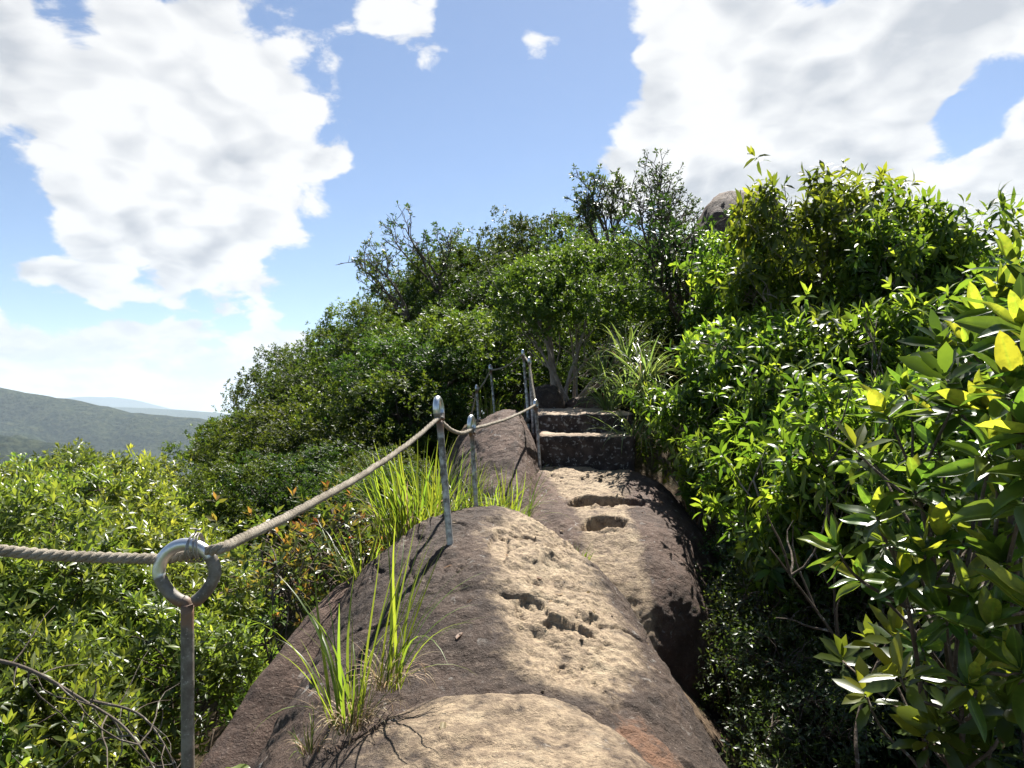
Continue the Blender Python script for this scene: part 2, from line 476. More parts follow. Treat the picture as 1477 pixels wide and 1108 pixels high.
# ------------------------------------------------------------------ ground, mountains
def ridge_z(y):
    return crom([-60, -12, -3, 0, 2, 3.4, 4.4, 5.4, 6.4, 7.4, 9, 12, 16, 22, 30, 45, 80, 160], [-38, -7, -1.2, -.25, .05, .25, .3, .45, .75, 1.35, 1.5, 1.25, 1.4, 2.0, 1.6, -4, -32, -72], y)
def ground_h(x, y):
    x = np.asarray(x, float); y = np.asarray(y, float)
    left = np.maximum(0, -x - .55); right = np.maximum(0, x - .75)
    ls = .95 * (1 - np.exp(-left / .6)) * 1.0 + .42 * left + .010 * left ** 2
    rs = .80 * (1 - np.exp(-right / .45)) * (1 - .7 * sstep(y, 4.5, 7)) - .10 * np.minimum(right, 4) * sstep(y, 2.5, 6) + .32 * np.maximum(0, right - 4.5) + .010 * np.maximum(0, right - 4.5) ** 2
    z = ridge_z(y) - ls - rs
    P = np.stack([x, y, np.zeros_like(x)], -1)
    near = np.exp(-(x ** 2 + (y - 4) ** 2) / 900.0)
    z = z + .10 * near * fbm(P, .9, 3) + .03 * near * fbm(P, 4.0, 3)
    floor = -330 + 60 * fbm(P, .0009, 4) + 22 * fbm(P, .004, 4)
    k = 1 / 12.0
    return np.logaddexp(z * k, floor * k) / k
def build_ground():
    t = np.linspace(-1, 1, 361)
    g1 = 16000 * np.sinh(8.6 * t) / np.sinh(8.6)
    X, Y = np.meshgrid(g1, g1 + 4.0, indexing='ij')
    Z = ground_h(X, Y)
    P = np.stack([X, Y, Z], -1)
    f = grid_faces(361, 361)[:, ::-1]
    link('ground', mesh_np('ground', P.reshape(-1, 3), [f], M['soil']), kind='structure')
build_ground()

def mountain(name, prof, Y, depth, base, amp, seed, nx=260, ny=70):
    """ridge with crest through the given (px,py) directions at distance Y, flanks falling both ways"""
    xs = np.array([at(px, py, Y)[0] for px, py in prof]); zs = np.array([at(px, py, Y)[2] for px, py in prof])
    q = np.linspace(xs[0], xs[-1], nx)
    crest = crom(xs, zs, q)
    t = np.linspace(-1, 1, ny)
    Q, T = np.meshgrid(q, t, indexing='ij')
    P0 = np.stack([Q + seed * 977, (T * depth) + seed * 313, np.zeros_like(Q)], -1)
    spur = fbm(P0, 2.2 / depth, 5, .55)
    fall = np.abs(T) ** 1.15
    Z = crest[:, None] + (base - crest[:, None]) * np.clip(fall + .55 * spur * np.clip(np.abs(T) * 3, 0, 1), 0, 1.3)
    Z += amp * fbm(P0, 14 / depth, 5, .6) * (.25 + np.clip(np.abs(T) * 2, 0, 1))
    gul = np.abs(fbm(np.stack([Q * 1.0 + 160 * T + seed * 77, T * depth * .28, 0 * Q], -1), 5.0 / depth, 4, .55))
    Z += -(.16 * np.minimum(depth, 1200)) * (.35 - gul) * np.sin(np.pi * np.clip(np.abs(T) * 1.1, 0, 1)) * 1.2
    Yw = Y + T * depth + .12 * depth * fbm(P0, 1.3 / depth, 3)
    P = np.stack([Q, Yw, Z], -1)
    link(name, mesh_np(name, P.reshape(-1, 3), [grid_faces(nx, ny)], M['forest']), kind='structure')

mountain('mountain', [(-1600, 600), (-900, 590), (-500, 555), (-250, 530), (-60, 545), (0, 556), (60, 567), (130, 579), (180, 591), (240, 598), (300, 604), (340, 612), (450, 625), (700, 640), (1000, 620), (1500, 600)], 2300, 1100, -320, 30, 1.0)
mountain('mountain', [(-900, 560), (-500, 610), (-200, 622), (-60, 618), (20, 628), (80, 640), (140, 655), (200, 676), (260, 700), (360, 735)], 1250, 600, -330, 22, 2.0, 200, 60)
mountain('mountain', [(-1400, 600), (-300, 590), (100, 590), (180, 586), (240, 589), (300, 593), (360, 598), (500, 600), (800, 600), (1600, 590)], 6500, 1500, -300, 40, 3.0, 220, 40)
mountain('mountain', [(-1400, 585), (-300, 592), (40, 582), (90, 575), (150, 571), (200, 577), (240, 589), (300, 596), (500, 598), (1600, 580)], 10500, 2000, -300, 50, 4.0, 220, 40)

# ------------------------------------------------------------------ rocks
def loft(name, st, mat, rows, cols, disp=.03, dscale=2.2, post=None, th=108, seed=0.0, pq=(.85, .85), attr_fn=None):
    """boulder lofted along Y. st rows: (Y, xc, crest z, half-width left, half-width right, drop)"""
    st = np.array(st, float)
    y = np.linspace(st[0, 0], st[-1, 0], rows)
    S = [crom(st[:, 0], st[:, k], y)[:, None] for k in range(1, 6)]
    a = np.radians(np.linspace(-th, th, cols))[None, :]
    sn, cs = np.sin(a), np.cos(a)
    half = np.where(a < 0, S[2], S[3])
    X = S[0] + half * np.sign(sn) * np.abs(sn) ** pq[0]
    Z = S[1] - S[4] * (1 - np.sign(cs) * np.abs(cs) ** pq[1])
    Yg = np.broadcast_to(y[:, None], X.shape).copy()
    P = np.stack([X, Yg, Z], -1)
    N = grid_normals(P)
    N *= np.sign(np.sum(N[rows // 2, cols // 2] * np.array([0, 0, 1])))
    Q = P + seed
    d = disp * fbm(Q, dscale, 3) + disp * .42 * fbm(Q, dscale * 4, 4, .6) + disp * .26 * (np.abs(fbm(Q, dscale * 9, 4, .6)) - .3)
    P = P + N * d[..., None]
    if post is not None: P = post(P, N)
    at_ = {}
    if attr_fn is not None: at_ = {k: v.ravel() for k, v in attr_fn(P).items()}
    r_, c_ = rows // 2, cols // 2
    up = np.cross(P[r_, c_ + 3] - P[r_, c_ - 3], P[r_ + 3, c_] - P[r_ - 3, c_])[2] > 0
    F = grid_faces(rows, cols)
    return mesh_np(name, P.reshape(-1, 3), [F if up else F[:, ::-1]], mat, attrs=at_)

def seg_dist(P, pts):
    """xy distance to a polyline given as rows (x, y, halfwidth) -> distance / halfwidth"""
    best = None
    for (x0, y0, w0), (x1, y1, w1) in zip(pts[:-1], pts[1:]):
        d = np.array([x1 - x0, y1 - y0]); L = d @ d
        t = np.clip(((P[..., 0] - x0) * d[0] + (P[..., 1] - y0) * d[1]) / L, 0, 1)
        r = np.hypot(P[..., 0] - x0 - t * d[0], P[..., 1] - y0 - t * d[1]) / (w0 + t * (w1 - w0))
        best = r if best is None else np.minimum(best, r)
    return best

PATH = [(.20, 2.52, .20), (.22, 2.7, .25), (.17, 3.05, .24), (.13, 3.5, .22), (.30, 3.95, .2), (.62, 4.35, .22)]

def chisel(P, N, w, amp):
    """worn, chipped tread: shallow trough with ragged flakes"""
    q = P * np.array([1.0, 1.0, 1.0])
    rid = 1 - np.abs(fbm(q, 6.5, 4, .55))
    flake = np.floor((fbm(q + 5, 5.0, 3, .5) + 1) * 4.5) / 4.5 - 1
    chip = np.floor((fbm(q * np.array([1, 1.6, 1]) + 9, 11.0, 3, .5) + 1) * 3.5) / 3.5 - 1
    d = -amp * (.9 + .55 * rid + 1.1 * flake + .55 * chip)
    return P + N * (w * d)[..., None]

def main_post(P, N):
    w = sstep(seg_dist(P, PATH) + .45 * fbm(P, 3.5, 4), 1.35, .45)
    P = chisel(P, N, w, .026)
    g_ = np.abs(fbm(P * np.array([1, .5, 1]) + 40, 1.5, 3)); P = P - N * (.012 * sstep(g_ + .03 * fbm(P, 9, 3), .022, .0))[..., None]
    # two broken pockets in the tread
    for (cx, cy, rx, ry, dep) in ((.22, 2.72, .10, .06, .035), (.08, 2.80, .07, .10, .028), (.03, 3.42, .12, .05, .02), (-.06, 3.25, .05, .16, .025)):
        r = np.hypot((P[..., 0] - cx) / rx, (P[..., 1] - cy) / ry) + .35 * fbm(P, 13, 3)
        P = P.copy(); P[..., 2] -= dep * sstep(r, 1.04, .90)
    return P
def main_attr(P):
    w = sstep(seg_dist(P, PATH) + .3 * fbm(P, 3, 3), 1.7, .45)
    o = .62 * sstep(np.hypot((P[..., 0] - .40) / .20, (P[..., 1] - 2.10) / .32), 1.2, .3)
    s = .48 * sstep(np.hypot((P[..., 0] - .21) / .13, (P[..., 1] - 2.30) / .10), 1.2, .4)  # small darker oval on the crest next to the front slab
    return {'wear': w, 'orange': o, 'dark_patch': s}

def boulder(name, label, me, loc=(0, 0, 0)):
    o = link(name, me, label=label, category='rock'); o.location = loc
    return o

boulder('boulder', 'big dark brown sandstone boulder with a pale boot-worn strip along its crest',
        loft('boulder', [(.9, .0, .10, .95, 1.15, 1.1), (1.4, -.02, .40, 1.0, 1.25, 1.1), (2.0, -.05, .60, 1.04, 1.14, 1.1), (2.5, -.08, .745, 1.00, 1.03, 1.1), (3.0, -.12, .92, .90, .93, 1.1),
                         (3.4, -.15, 1.03, .82, .88, 1.1), (3.75, -.17, 1.075, .64, .78, 1.0), (4.05, -.15, .98, .5, .68, .95), (4.3, -.10, .72, .34, .5, .9), (4.42, -.08, .45, .12, .2, .7)],
             M['rock'], 520, 440, .050, 1.6, main_post, attr_fn=main_attr))

def front_post(P, N):
    w = sstep(seg_dist(P, [(-.02, .4, .3), (-.02, 1.5, .30), (.05, 1.95, .22)]) + .3 * fbm(P, 4, 3), 1.05, .6)
    P = chisel(P, N, w, .014)
    for (cx, cy, rx, ry, dep) in ((-.12, 1.88, .18, .06, .012), (.10, 1.74, .2, .05, .010)):
        r = np.hypot((P[..., 0] - cx) / rx, (P[..., 1] - cy) / ry) + .5 * fbm(P, 11, 3)
        P = P.copy(); P[..., 2] -= dep * sstep(r, 1.1, .8)
    return P
def front_attr(P):
    return {'wear': .12 + .58 * sstep(seg_dist(P, [(-.02, .0, .3), (-.02, 1.6, .34), (.0, 2.1, .3)]), 1.7, .7), 'orange': 0 * P[..., 0], 'dark_patch': 0 * P[..., 0]}
boulder('boulder', 'low pale tan rock slab in front of the big dark boulder',
        loft('front_slab', [(-.9, -.02, -.35, .9, .9, .6), (-.3, -.02, -.02, .8, .8, .6), (.3, -.02, .22, .72, .72, .7), (.9, -.02, .52, .90, .86, .6), (1.4, -.02, .66, .90, .80, .6), (1.8, -.04, .71, .82, .74, .6), (2.08, -.04, .722, .68, .60, .55), (2.28, -.04, .70, .50, .46, .45), (2.42, -.04, .60, .28, .25, .4)],
             M['rock'], 300, 260, .026, 2.6, front_post, seed=3.3, attr_fn=front_attr, pq=(.8, .95)))

def plain_attr(P): return {'wear': 0 * P[..., 0], 'orange': 0 * P[..., 0], 'dark_patch': 0 * P[..., 0]}
# low slab under the left flank of the big boulder
boulder('boulder', 'narrow brown rock ledge wedged against the left flank of the big boulder',
        loft('ledge', [(2.25, -1.15, .05, .2, .2, .6), (2.7, -1.05, .36, .20, .3, .6), (3.0, -.95, .58, .18, .3, .6), (3.4, -.82, .74, .17, .3, .6), (3.7, -.70, .78, .16, .3, .6), (3.95, -.62, .6, .1, .2, .4)],
             M['rock_red'], 120, 100, .03, 3.0, seed=8.0, attr_fn=plain_attr))

STEP_X0, STEP_X1 = .27, 1.02
def stair_post(P, N):
    P = P.copy()
    w = sstep(seg_dist(P, [(.62, 4.2, .22), (.66, 5.0, .3), (.64, 5.7, .36), (.63, 6.3, .40)]) + .25 * fbm(P, 4, 3), 1.0, .7)
    P = chisel(P, N, .4 * w + w * sstep(P[..., 1], 5.5, 5.8), .018)
    # foot pockets cut in the slope
    for (px, py, Y, rx, ry, dep) in ((868, 727, 5.25, .30, .15, .12), (872, 768, 4.78, .17, .13, .11)):
        c = at(px, py, Y)
        r = np.hypot((P[..., 0] - c[0]) / rx, (P[..., 1] - c[1]) / ry) + .45 * fbm(P, 6, 4, .6)
        k = sstep(r, 1.02, .90)
        P[..., 2] -= k * (dep * (.55 + .9 * np.clip((P[..., 1] - c[1]) / ry, -.6, 1)) + .07 * fbm(P, 9, 4, .65))
    # bed for the steps
    inx = sstep(P[..., 0], STEP_X0 - .03, STEP_X0 + .03)
    P[..., 2] = np.where(P[..., 1] > 6.15, P[..., 2] * (1 - inx) + np.minimum(P[..., 2], 1.11) * inx, P[..., 2])
    return P
def stair_attr(P):
    w = sstep(seg_dist(P, [(.62, 4.1, .24), (.66, 4.9, .2), (.64, 5.6, .30), (.63, 6.3, .42)]), 1.3, .6) * (.78 + .22 * sstep(P[..., 1], 5.35, 5.8))
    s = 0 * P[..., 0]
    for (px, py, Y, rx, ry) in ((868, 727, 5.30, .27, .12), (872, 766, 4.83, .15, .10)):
        c = at(px, py, Y); s = np.maximum(s, .42 * sstep(np.hypot((P[..., 0] - c[0]) / rx, (P[..., 1] - c[1]) / ry), 1.1, .7))  # darker colour inside the two foot pockets
    return {'wear': w, 'orange': 0 * w, 'dark_patch': s}
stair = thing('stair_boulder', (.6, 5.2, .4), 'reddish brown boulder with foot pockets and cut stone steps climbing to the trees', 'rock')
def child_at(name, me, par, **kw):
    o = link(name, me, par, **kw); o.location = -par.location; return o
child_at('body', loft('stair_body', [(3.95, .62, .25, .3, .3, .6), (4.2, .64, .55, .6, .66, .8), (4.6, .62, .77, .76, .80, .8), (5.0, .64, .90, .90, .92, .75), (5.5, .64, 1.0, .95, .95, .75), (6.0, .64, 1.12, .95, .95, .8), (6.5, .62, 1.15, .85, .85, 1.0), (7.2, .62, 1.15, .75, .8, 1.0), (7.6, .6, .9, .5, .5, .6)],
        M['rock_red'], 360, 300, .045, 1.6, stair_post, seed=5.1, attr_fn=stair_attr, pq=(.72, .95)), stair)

def block(name, c, size, disp, mat, seed, nseg=(60, 26, 22)):
    """rough-hewn block: box surface with rounded edges, displaced"""
    Vs, Fs, n0 = [], [], 0
    sx, sy, sz = np.array(size) / 2
    for ax in range(3):
        for sg in (-1, 1):
            b, cx = [(1, 2), (0, 2), (0, 1)][ax]
            nb, nc = nseg[b], nseg[cx]
            U, W = np.meshgrid(np.linspace(-1, 1, nb), np.linspace(-1, 1, nc), indexing='ij')
            P = np.zeros((nb, nc, 3)); P[..., ax] = sg; P[..., b] = U; P[..., cx] = W
            f = grid_faces(nb, nc)
            if (sg > 0) == (ax == 1): f = f[:, ::-1]
            Vs.append(P.reshape(-1, 3)); Fs.append(f[:, ::-1] + n0); n0 += nb * nc
    P = np.concatenate(Vs)
    r = .05
    S = np.array([sx, sy, sz]); W = P * S
    inner = np.clip(W, -(S - r), S - r); dlt = W - inner
    N = unit(np.where(np.abs(dlt).sum(1, keepdims=True) > 1e-9, dlt, P))
    W = inner + N * np.minimum(np.linalg.norm(dlt, axis=1, keepdims=True), r)
    W[:, 2] += np.where(W[:, 2] > 0, .05 * (W[:, 1] + sy), 0)      # treads worn to a slope
    W = W + np.array(c)
    Q = W + seed
    d = disp * 1.5 * fbm(Q, 3.2, 3) + disp * .7 * fbm(Q, 11, 4) + disp * .2 * fbm(Q, 34, 3)
    W = W + N * d[:, None]
    wear = sstep(N[:, 2], .45, .8) * .9
    return mesh_np(name, W, Fs, mat, attrs={'wear': wear})
child_at('step', block('step_block', (.69, 6.72, 1.215), (.88, .86, .37), .022, M['riser'], 1.0), stair)
child_at('step', block('step_block', (.70, 7.2, 1.44), (.96, 1.1, .31), .022, M['riser'], 7.0), stair)

# sloping slab left of the steps
boulder('boulder', 'smooth reddish slab sloping up to the left of the cut steps',
        loft('slab', [(4.45, .10, .35, .25, .2, .5), (4.8, .08, .70, .46, .24, .9), (5.3, .05, 1.04, .60, .24, 1.0), (5.8, .04, 1.36, .68, .25, 1.05), (6.2, .03, 1.56, .70, .26, 1.05), (6.5, .0, 1.63, .66, .28, 1.05), (6.9, -.05, 1.58, .58, .3, 1.0), (7.3, -.05, 1.30, .36, .3, .8)],
             M['rock_red'], 240, 190, .055, 1.7, seed=12.0, attr_fn=plain_attr, pq=(.95, 1.25)))

def round_rock(name, label, c, r, mat, seed, disp=.12, n=70, wear=0.0):
    u = np.linspace(0, 2 * np.pi, 2 * n); v = np.linspace(.02, np.pi - .02, n)
    U, W = np.meshgrid(u, v, indexing='ij')
    D = np.stack([np.cos(U) * np.sin(W), np.sin(U) * np.sin(W), np.cos(W)], -1)
    d = 1 + disp * fbm(D + seed, 1.3, 3) + disp * .3 * fbm(D + seed, 5, 4)
    D2 = np.sign(D) * np.abs(D) ** .85
    P = D2 * d[..., None] * np.array(r)
    me = mesh_np(name, P.reshape(-1, 3), [grid_faces(2 * n, n)[:, ::-1]], mat, attrs={**{k: v.ravel() for k, v in plain_attr(P).items()}, 'wear': np.full(P[..., 0].size, wear)})
    o = boulder('boulder', label, me, tuple(c)); return o
c = at(1068, 516, 11.5); round_rock('summit_rock', 'rounded brown summit boulder rising behind the glossy bush', c, (1.05, 1.3, 2.75), M['rock_red'], 2.0, .09, wear=.30)
c = at(786, 600, 8.0); round_rock('rock_at_tree', 'small dark boulder at the foot of the many-stemmed tree', c, (.24, .3, .36), M['rock'], 6.0)
c = at(845, 598, 8.1); round_rock('rock_at_tree2', 'low reddish rock between the many-stemmed tree and strap-leaved plants', c, (.3, .3, .2), M['rock_red'], 9.0)

# ------------------------------------------------------------------ posts and rope
def polish_attrs(V, kind):
    return {}
def eye_post(label, base, neck, plane_dir, rad, er_w, er_h, polish_low=False, group=None, squash=1.0):
    """rod ending in a bent teardrop eye; plane_dir = horizontal direction in which the eye spreads"""
    base = np.array(base, float); neck = np.array(neck, float); s = unit(np.array(plane_dir, float)); up = unit(neck - base)
    root = thing('rope_post', tuple(base), label, 'post', group)
    n = 40
    rod = base - up * .12 + (neck - base + up * .12) * np.linspace(0, 1, n)[:, None]
    V, q, t = tube(rod, rad, 12)
    hgt = np.clip((V - base) @ up / np.linalg.norm(neck - base), 0, 1)
    me = mesh_np('rod', V - base, [q, t], M['steel'], attrs={'polish': (.30 * (1 - hgt) + .06) if polish_low else .52 - .12 * hgt, 'rust': .62 * sstep(hgt, .80, .97)})
    link('rod', me, root)
    if not polish_low:
        cr = np.stack([base + up * t_ for t_ in (-.05, -.012, .004, .010, .012)]); V, q, t = tube(cr, rad * np.array([2.6, 2.6, 2.2, 1.5, 1.0]), 14)
        V = V + .004 * np.stack([fbm(V + 9 * k, 40, 2) for k in range(3)], 1)
        link('grout_collar', mesh_np('grout_collar', V - base, [q, t], M['riser'], attrs={'wear': np.full(len(V), .42)}), root)
    th = np.radians(np.concatenate([[-92], np.linspace(-84, 248, 64)]))
    c = neck + up * er_h * 1.05
    x = -er_w * np.cos(th); z = er_h * np.sin(th)
    # pull the lower part in to a teardrop
    low = np.clip(-np.sin(th), 0, 1); x = x * (1 - .25 * low)
    x[0] = 0; z[0] = -er_h * 1.25
    ring = c + s * x[:, None] + up * z[:, None] + np.cross(s, up) * (np.linspace(-1, 1, len(th)) * rad * .35)[:, None]
    pts = np.array([crom(np.arange(len(ring)), ring[:, k], np.linspace(0, len(ring) - 1, 130)) for k in range(3)]).T
    V, q, t = tube(pts, rad, 12)
    hz = (V - c) @ up / er_h; hs = (V - c) @ s / er_w
    pol = np.clip(sstep(hz - .35 * hs, .0, .55), 0, 1)
    if not polish_low: pol = sstep(hz, -.75, .1)
    me = mesh_np('eye', V - base, [q, t], M['steel'], attrs={'polish': pol, 'rust': .62 * sstep(hz, -.5, -.95)})
    link('eye', me, root)
    return root, c

Y1 = 1.25
p1, c1 = eye_post('dark steel post with a big round bent eye tied to the rope with wire', at(272, 1330, Y1), at(270, 872, Y1), (1, 0.05, 0), .0110, .0500, .0520, True)
posts = [
    ('leaning steel eye post on the crest of the big boulder', (651, 806, 3.25), (634, 607, 3.25), .0158, (.12, 1, 0)),
    ('steel eye post behind the crest of the big boulder, beside the grass', (688, 756, 4.0), (681, 627, 4.0), .0132, (.25, 1, 0)),
    ('steel post at the foot of the cut steps where rope doubles back', (779, 681, 6.15), (773, 590, 6.15), .0145, (.3, 1, 0)),
    ('thin steel post beside the lower cut step', (769, 626, 6.75), (764, 527, 6.75), .0125, (.2, 1, 0)),
    ('tall steel post behind the top of the sloping slab', (762, 604, 7.5), (755, 515, 7.5), .0145, (.1, 1, 0)),
    ('steel post beyond the slab holding the far rope corner', (714, 604, 8.2), (708, 536, 8.2), .0135, (.3, 1, 0)),
    ('short steel post with the far rope end in shade', (690, 606, 8.3), (688, 565, 8.3), .0135, (.2, 1, 0)),
]
eyes = [c1]
for lab, b, nk, r, pd in posts:
    _, c = eye_post(lab, at(*b), at(*nk), pd, r, *((.036, .050) if b[2] < 5 else (.028, .036)))
    eyes.append(c)

def rope_path():
    P = []
    def span(a, b, sag, n):
        t = np.linspace(0, 1, n, endpoint=False)[:, None]
        q = np.array(a) + (np.array(b) - np.array(a)) * t; q[:, 2] -= (sag * 4 * t * (1 - t))[:, 0]; P.append(q)
    e = [np.array(x) for x in eyes]
    off = at(-120, 783, 1.06)
    a1 = at(236, 806, Y1 + .03); a2 = at(300, 795, Y1 - .02)
    span(off, a1, .006, 60)
    span(a1, at(268, 801, Y1 + .028), .0, 8)
    span(at(268, 801, Y1 + .028), at(318, 791, Y1 - .02), .0, 10)
    low = lambda q, dz=.0: q + np.array([0, 0, -.018 + dz])
    span(at(318, 791, Y1 - .02), low(e[1], -.02), .035, 120)
    span(low(e[1], -.02), low(e[2], -.0), .045, 46)
    span(low(e[2]), low(e[3], .02), .025, 100)
    span(low(e[3], .02), low(e[4], .0), .015, 50)
    span(low(e[4], .0), low(e[5], .02), .01, 40)
    span(low(e[5], .02), low(e[6]), .05, 40)
    span(low(e[6]), low(e[7], -.01), .03, 24)
    span(low(e[7], -.01), at(672, 630, 8.6), .02, 24)
    p = np.concatenate(P)
    # resample evenly, soften kinks
    d = np.concatenate([[0], np.cumsum(np.linalg.norm(np.diff(p, axis=0), axis=1))])
    s = np.arange(0, d[-1], .008)
    p = np.array([np.interp(s, d, p[:, k]) for k in range(3)]).T
    for _ in range(6): p[1:-1] = .5 * p[1:-1] + .25 * (p[:-2] + p[2:])
    return p
def build_rope():
    p = rope_path()
    p = p + .0025 * np.stack([fbm(p + 3 * k, 7, 2) for k in range(3)], 1)
    T = unit(np.gradient(p, axis=0))
    N = unit(np.cross(T, np.array([0, 0, 1.0]))); B = np.cross(N, T)
    s = np.concatenate([[0], np.cumsum(np.linalg.norm(np.diff(p, axis=0), axis=1))])
    root = thing('rope', tuple(p[len(p) // 3]), 'thick twisted beige rope strung through the eyes of steel posts', 'rope')
    o = np.array(root.location)
    for k in range(3):
        ph = s / .042 * 2 * np.pi + k * 2 * np.pi / 3
        q = p + .0054 * (N * np.cos(ph)[:, None] + B * np.sin(ph)[:, None])
        V, f, t = tube(q, .0054 + .0003 * fbm(q, 60, 2), 8)
        link('strand', mesh_np('strand', V - o, [f, t], M['rope']), root)
build_rope()
def wire_tie():
    a = Acc(); c = at(283, 790, Y1 - .003)
    for k in range(5):
        th = np.linspace(0, 2 * np.pi, 40)
        off = np.array([.0045 * (k - 2) + .002 * math.sin(k * 3), 0, .0])
        q = c + off + np.stack([.004 * np.sin(th + k), .0225 * np.cos(th), .025 * np.sin(th)], 1)
        a.tube(q, .0014, 6)
    q = c + np.array([[0, -.005, .026], [.004, -.01, .032], [.010, -.006, .034], [.006, .0, .030], [-.004, .002, .033], [-.010, -.004, .034]])
    a.tube(q, .0014, 6)
    me = a.mesh('wire_tie', M['wire'])
    o = link('wire_tie', me, p1); o.location = -p1.location
wire_tie()

# ------------------------------------------------------------------ foliage machinery
def leaf_geo(pos, d, n, L, W, lc, detail=2, droop=.15, fold=.25):
    """pos,d,n (N,3); returns V,F,attr. detail 1: 2 tris, 2: 4 tris, 3: 8 tris"""
    N_ = len(pos); s = np.cross(n, d)
    L = np.broadcast_to(L, (N_,))[:, None]; W = np.broadcast_to(W, (N_,))[:, None]; dr = np.broadcast_to(droop, (N_,))[:, None]
    def p(t, w): return pos + d * (L * t) + s * (W * w) + n * (abs(w) * W * fold - dr * L * t * t)
    i = np.arange(N_)[:, None]
    if detail == 1:
        V = np.stack([p(0, 0), p(.5, .5), p(1, 0), p(.5, -.5)], 1); F = [i * 4 + np.array([0, 1, 2]), i * 4 + np.array([0, 2, 3])]; k = 4
    elif detail == 2:
        V = np.stack([p(0, 0), p(.48, .5), p(.5, 0), p(.48, -.5), p(1, 0)], 1); k = 5
        F = [i * 5 + np.array(f) for f in ([0, 1, 2], [0, 2, 3], [2, 1, 4], [3, 2, 4])]
    else:
        V = np.stack([p(0, 0), p(.33, .44), p(.33, 0), p(.33, -.44), p(.68, .46), p(.68, 0), p(.68, -.46), p(1, 0)], 1); k = 8
        F = [i * 8 + np.array(f) for f in ([0, 1, 2], [0, 2, 3], [4, 7, 5], [5, 7, 6])]
        F4 = [i * 8 + np.array(f) for f in ([1, 4, 5, 2], [2, 5, 6, 3])]
    A = np.repeat(lc[:, None], k, 1).reshape(-1, 3)
    out = [np.concatenate(F)]
    if detail == 3: out.append(np.concatenate(F4))
    return V.reshape(-1, 3), out, A

def frame(D, rng):
    r = unit(rng.normal(size=D.shape)); A = unit(r - D * np.sum(r * D, 1, keepdims=True)); return A, np.cross(D, A)

def whorls(rng, P, D, nl, L, W, e0=25, e1=88, stem=.05, youth=.35, jit=.25, grav=0.0):
    """leaf arrays for sprigs at P growing along D"""
    S = len(P); A, B = frame(D, rng)
    k = np.arange(nl)[None, :]; ph = k * 2.39996 + rng.uniform(0, 6.28, (S, 1)) + rng.normal(0, .3, (S, nl))
    e = np.radians(e0 + (e1 - e0) * (k / (nl - 1))) + rng.normal(0, jit, (S, nl))
    rad = A[:, None] * np.cos(ph)[..., None] + B[:, None] * np.sin(ph)[..., None]
    d = D[:, None] * np.cos(e)[..., None] + rad * np.sin(e)[..., None]
    d[..., 2] -= grav; d = unit(d)
    n = D[:, None] - d * np.sum(D[:, None] * d, -1, keepdims=True)
    n = unit(n + .25 * rng.normal(size=n.shape)); n = unit(n - d * np.sum(n * d, -1, keepdims=True))
    pos = P[:, None] - D[:, None] * (stem * (k / nl))[..., None]
    ll = L * rng.uniform(.7, 1.15, (S, nl)) * (.75 + .25 * np.minimum(1, k / 3.0)); ww = W * rng.uniform(.8, 1.15, (S, nl)) * ll / L
    vig = rng.uniform(0, 1, (S, 1)) ** 2
    young = np.clip(youth * 2.2 * vig * (1 - k / nl * 1.3), 0, 1)
    lc = np.stack([rng.uniform(0, 1, (S, nl)), young, np.zeros((S, nl))], -1)
    f = lambda a: a.reshape(-1, 3)
    return f(pos), f(d), f(n), ll.ravel(), ww.ravel(), f(lc)

def crown_points(rng, lobes, n, shell=.35, gap=.0, gscale=1.3, bottom=-.35, up=.55, seed=0., clump=1, spread=.1):
    """sprig positions and directions over a cluster of ellipsoid lobes"""
    lobes = [(np.array(c, float), np.array(r, float) * np.ones(3)) for c, r in lobes]
    area = np.array([(r[0] * r[1] * r[2]) ** (2 / 3) for _, r in lobes]); cnt = rng.multinomial(int(n * 1.9), area / area.sum())
    Ps, Ds = [], []
    for (c, r), m in zip(lobes, cnt):
        v = unit(rng.normal(size=(m, 3)))
        v = v[v[:, 2] > bottom - rng.uniform(0, .3, len(v))]
        rr = 1 - shell * rng.uniform(0, 1, (len(v), 1)) ** 1.8
        rr = rr * (1 + .40 * fbm(v * 1.0 + c + seed, 1.7, 3)[:, None]) * (1 + .35 * rng.uniform(0, 1, (len(v), 1)) ** 7)
        Ps.append(c + v * r * rr); Ds.append(v)
    P = np.concatenate(Ps); D = np.concatenate(Ds)
    keep = np.ones(len(P), bool)
    for c, r in lobes:
        keep &= np.linalg.norm((P - c) / r, axis=1) > .66
    if gap > 0: keep &= fbm(P + seed, gscale, 2) > -1 + gap
    P, D = P[keep], D[keep]
    if len(P) > n:
        s = rng.choice(len(P), n, replace=False); P, D = P[s], D[s]
    if clump > 1:
        m = max(8, len(P) // clump); s = rng.choice(len(P), m, replace=False); C, DC = P[s], D[s]
        off = rng.normal(size=(m, clump, 3)); off -= DC[:, None] * np.sum(off * DC[:, None], -1, keepdims=True) * .45
        sz = rng.uniform(.55, 1.35, (m, 1, 1))
        P = (C[:, None] + off * spread * sz).reshape(-1, 3); D = unit(DC[:, None] * 1.0 + off * .55).reshape(-1, 3)
    D = unit(D * .75 + np.array([0, 0, up]) + .35 * rng.normal(size=D.shape))
    return P, D

def limb(a, b, rng, n=7, bend=.12, up=.0):
    a = np.array(a, float); b = np.array(b, float); t = np.linspace(0, 1, n)[:, None]
    L = np.linalg.norm(b - a); o = rng.normal(size=3) * bend * L; o2 = rng.normal(size=3) * bend * .5 * L
    q = a + (b - a) * t + o * (4 * t * (1 - t)) * .6 + o2 * np.sin(t * np.pi * 2) * .6
    q[:, 2] += up * L * (t * (1 - t) * 2)[:, 0]
    return q

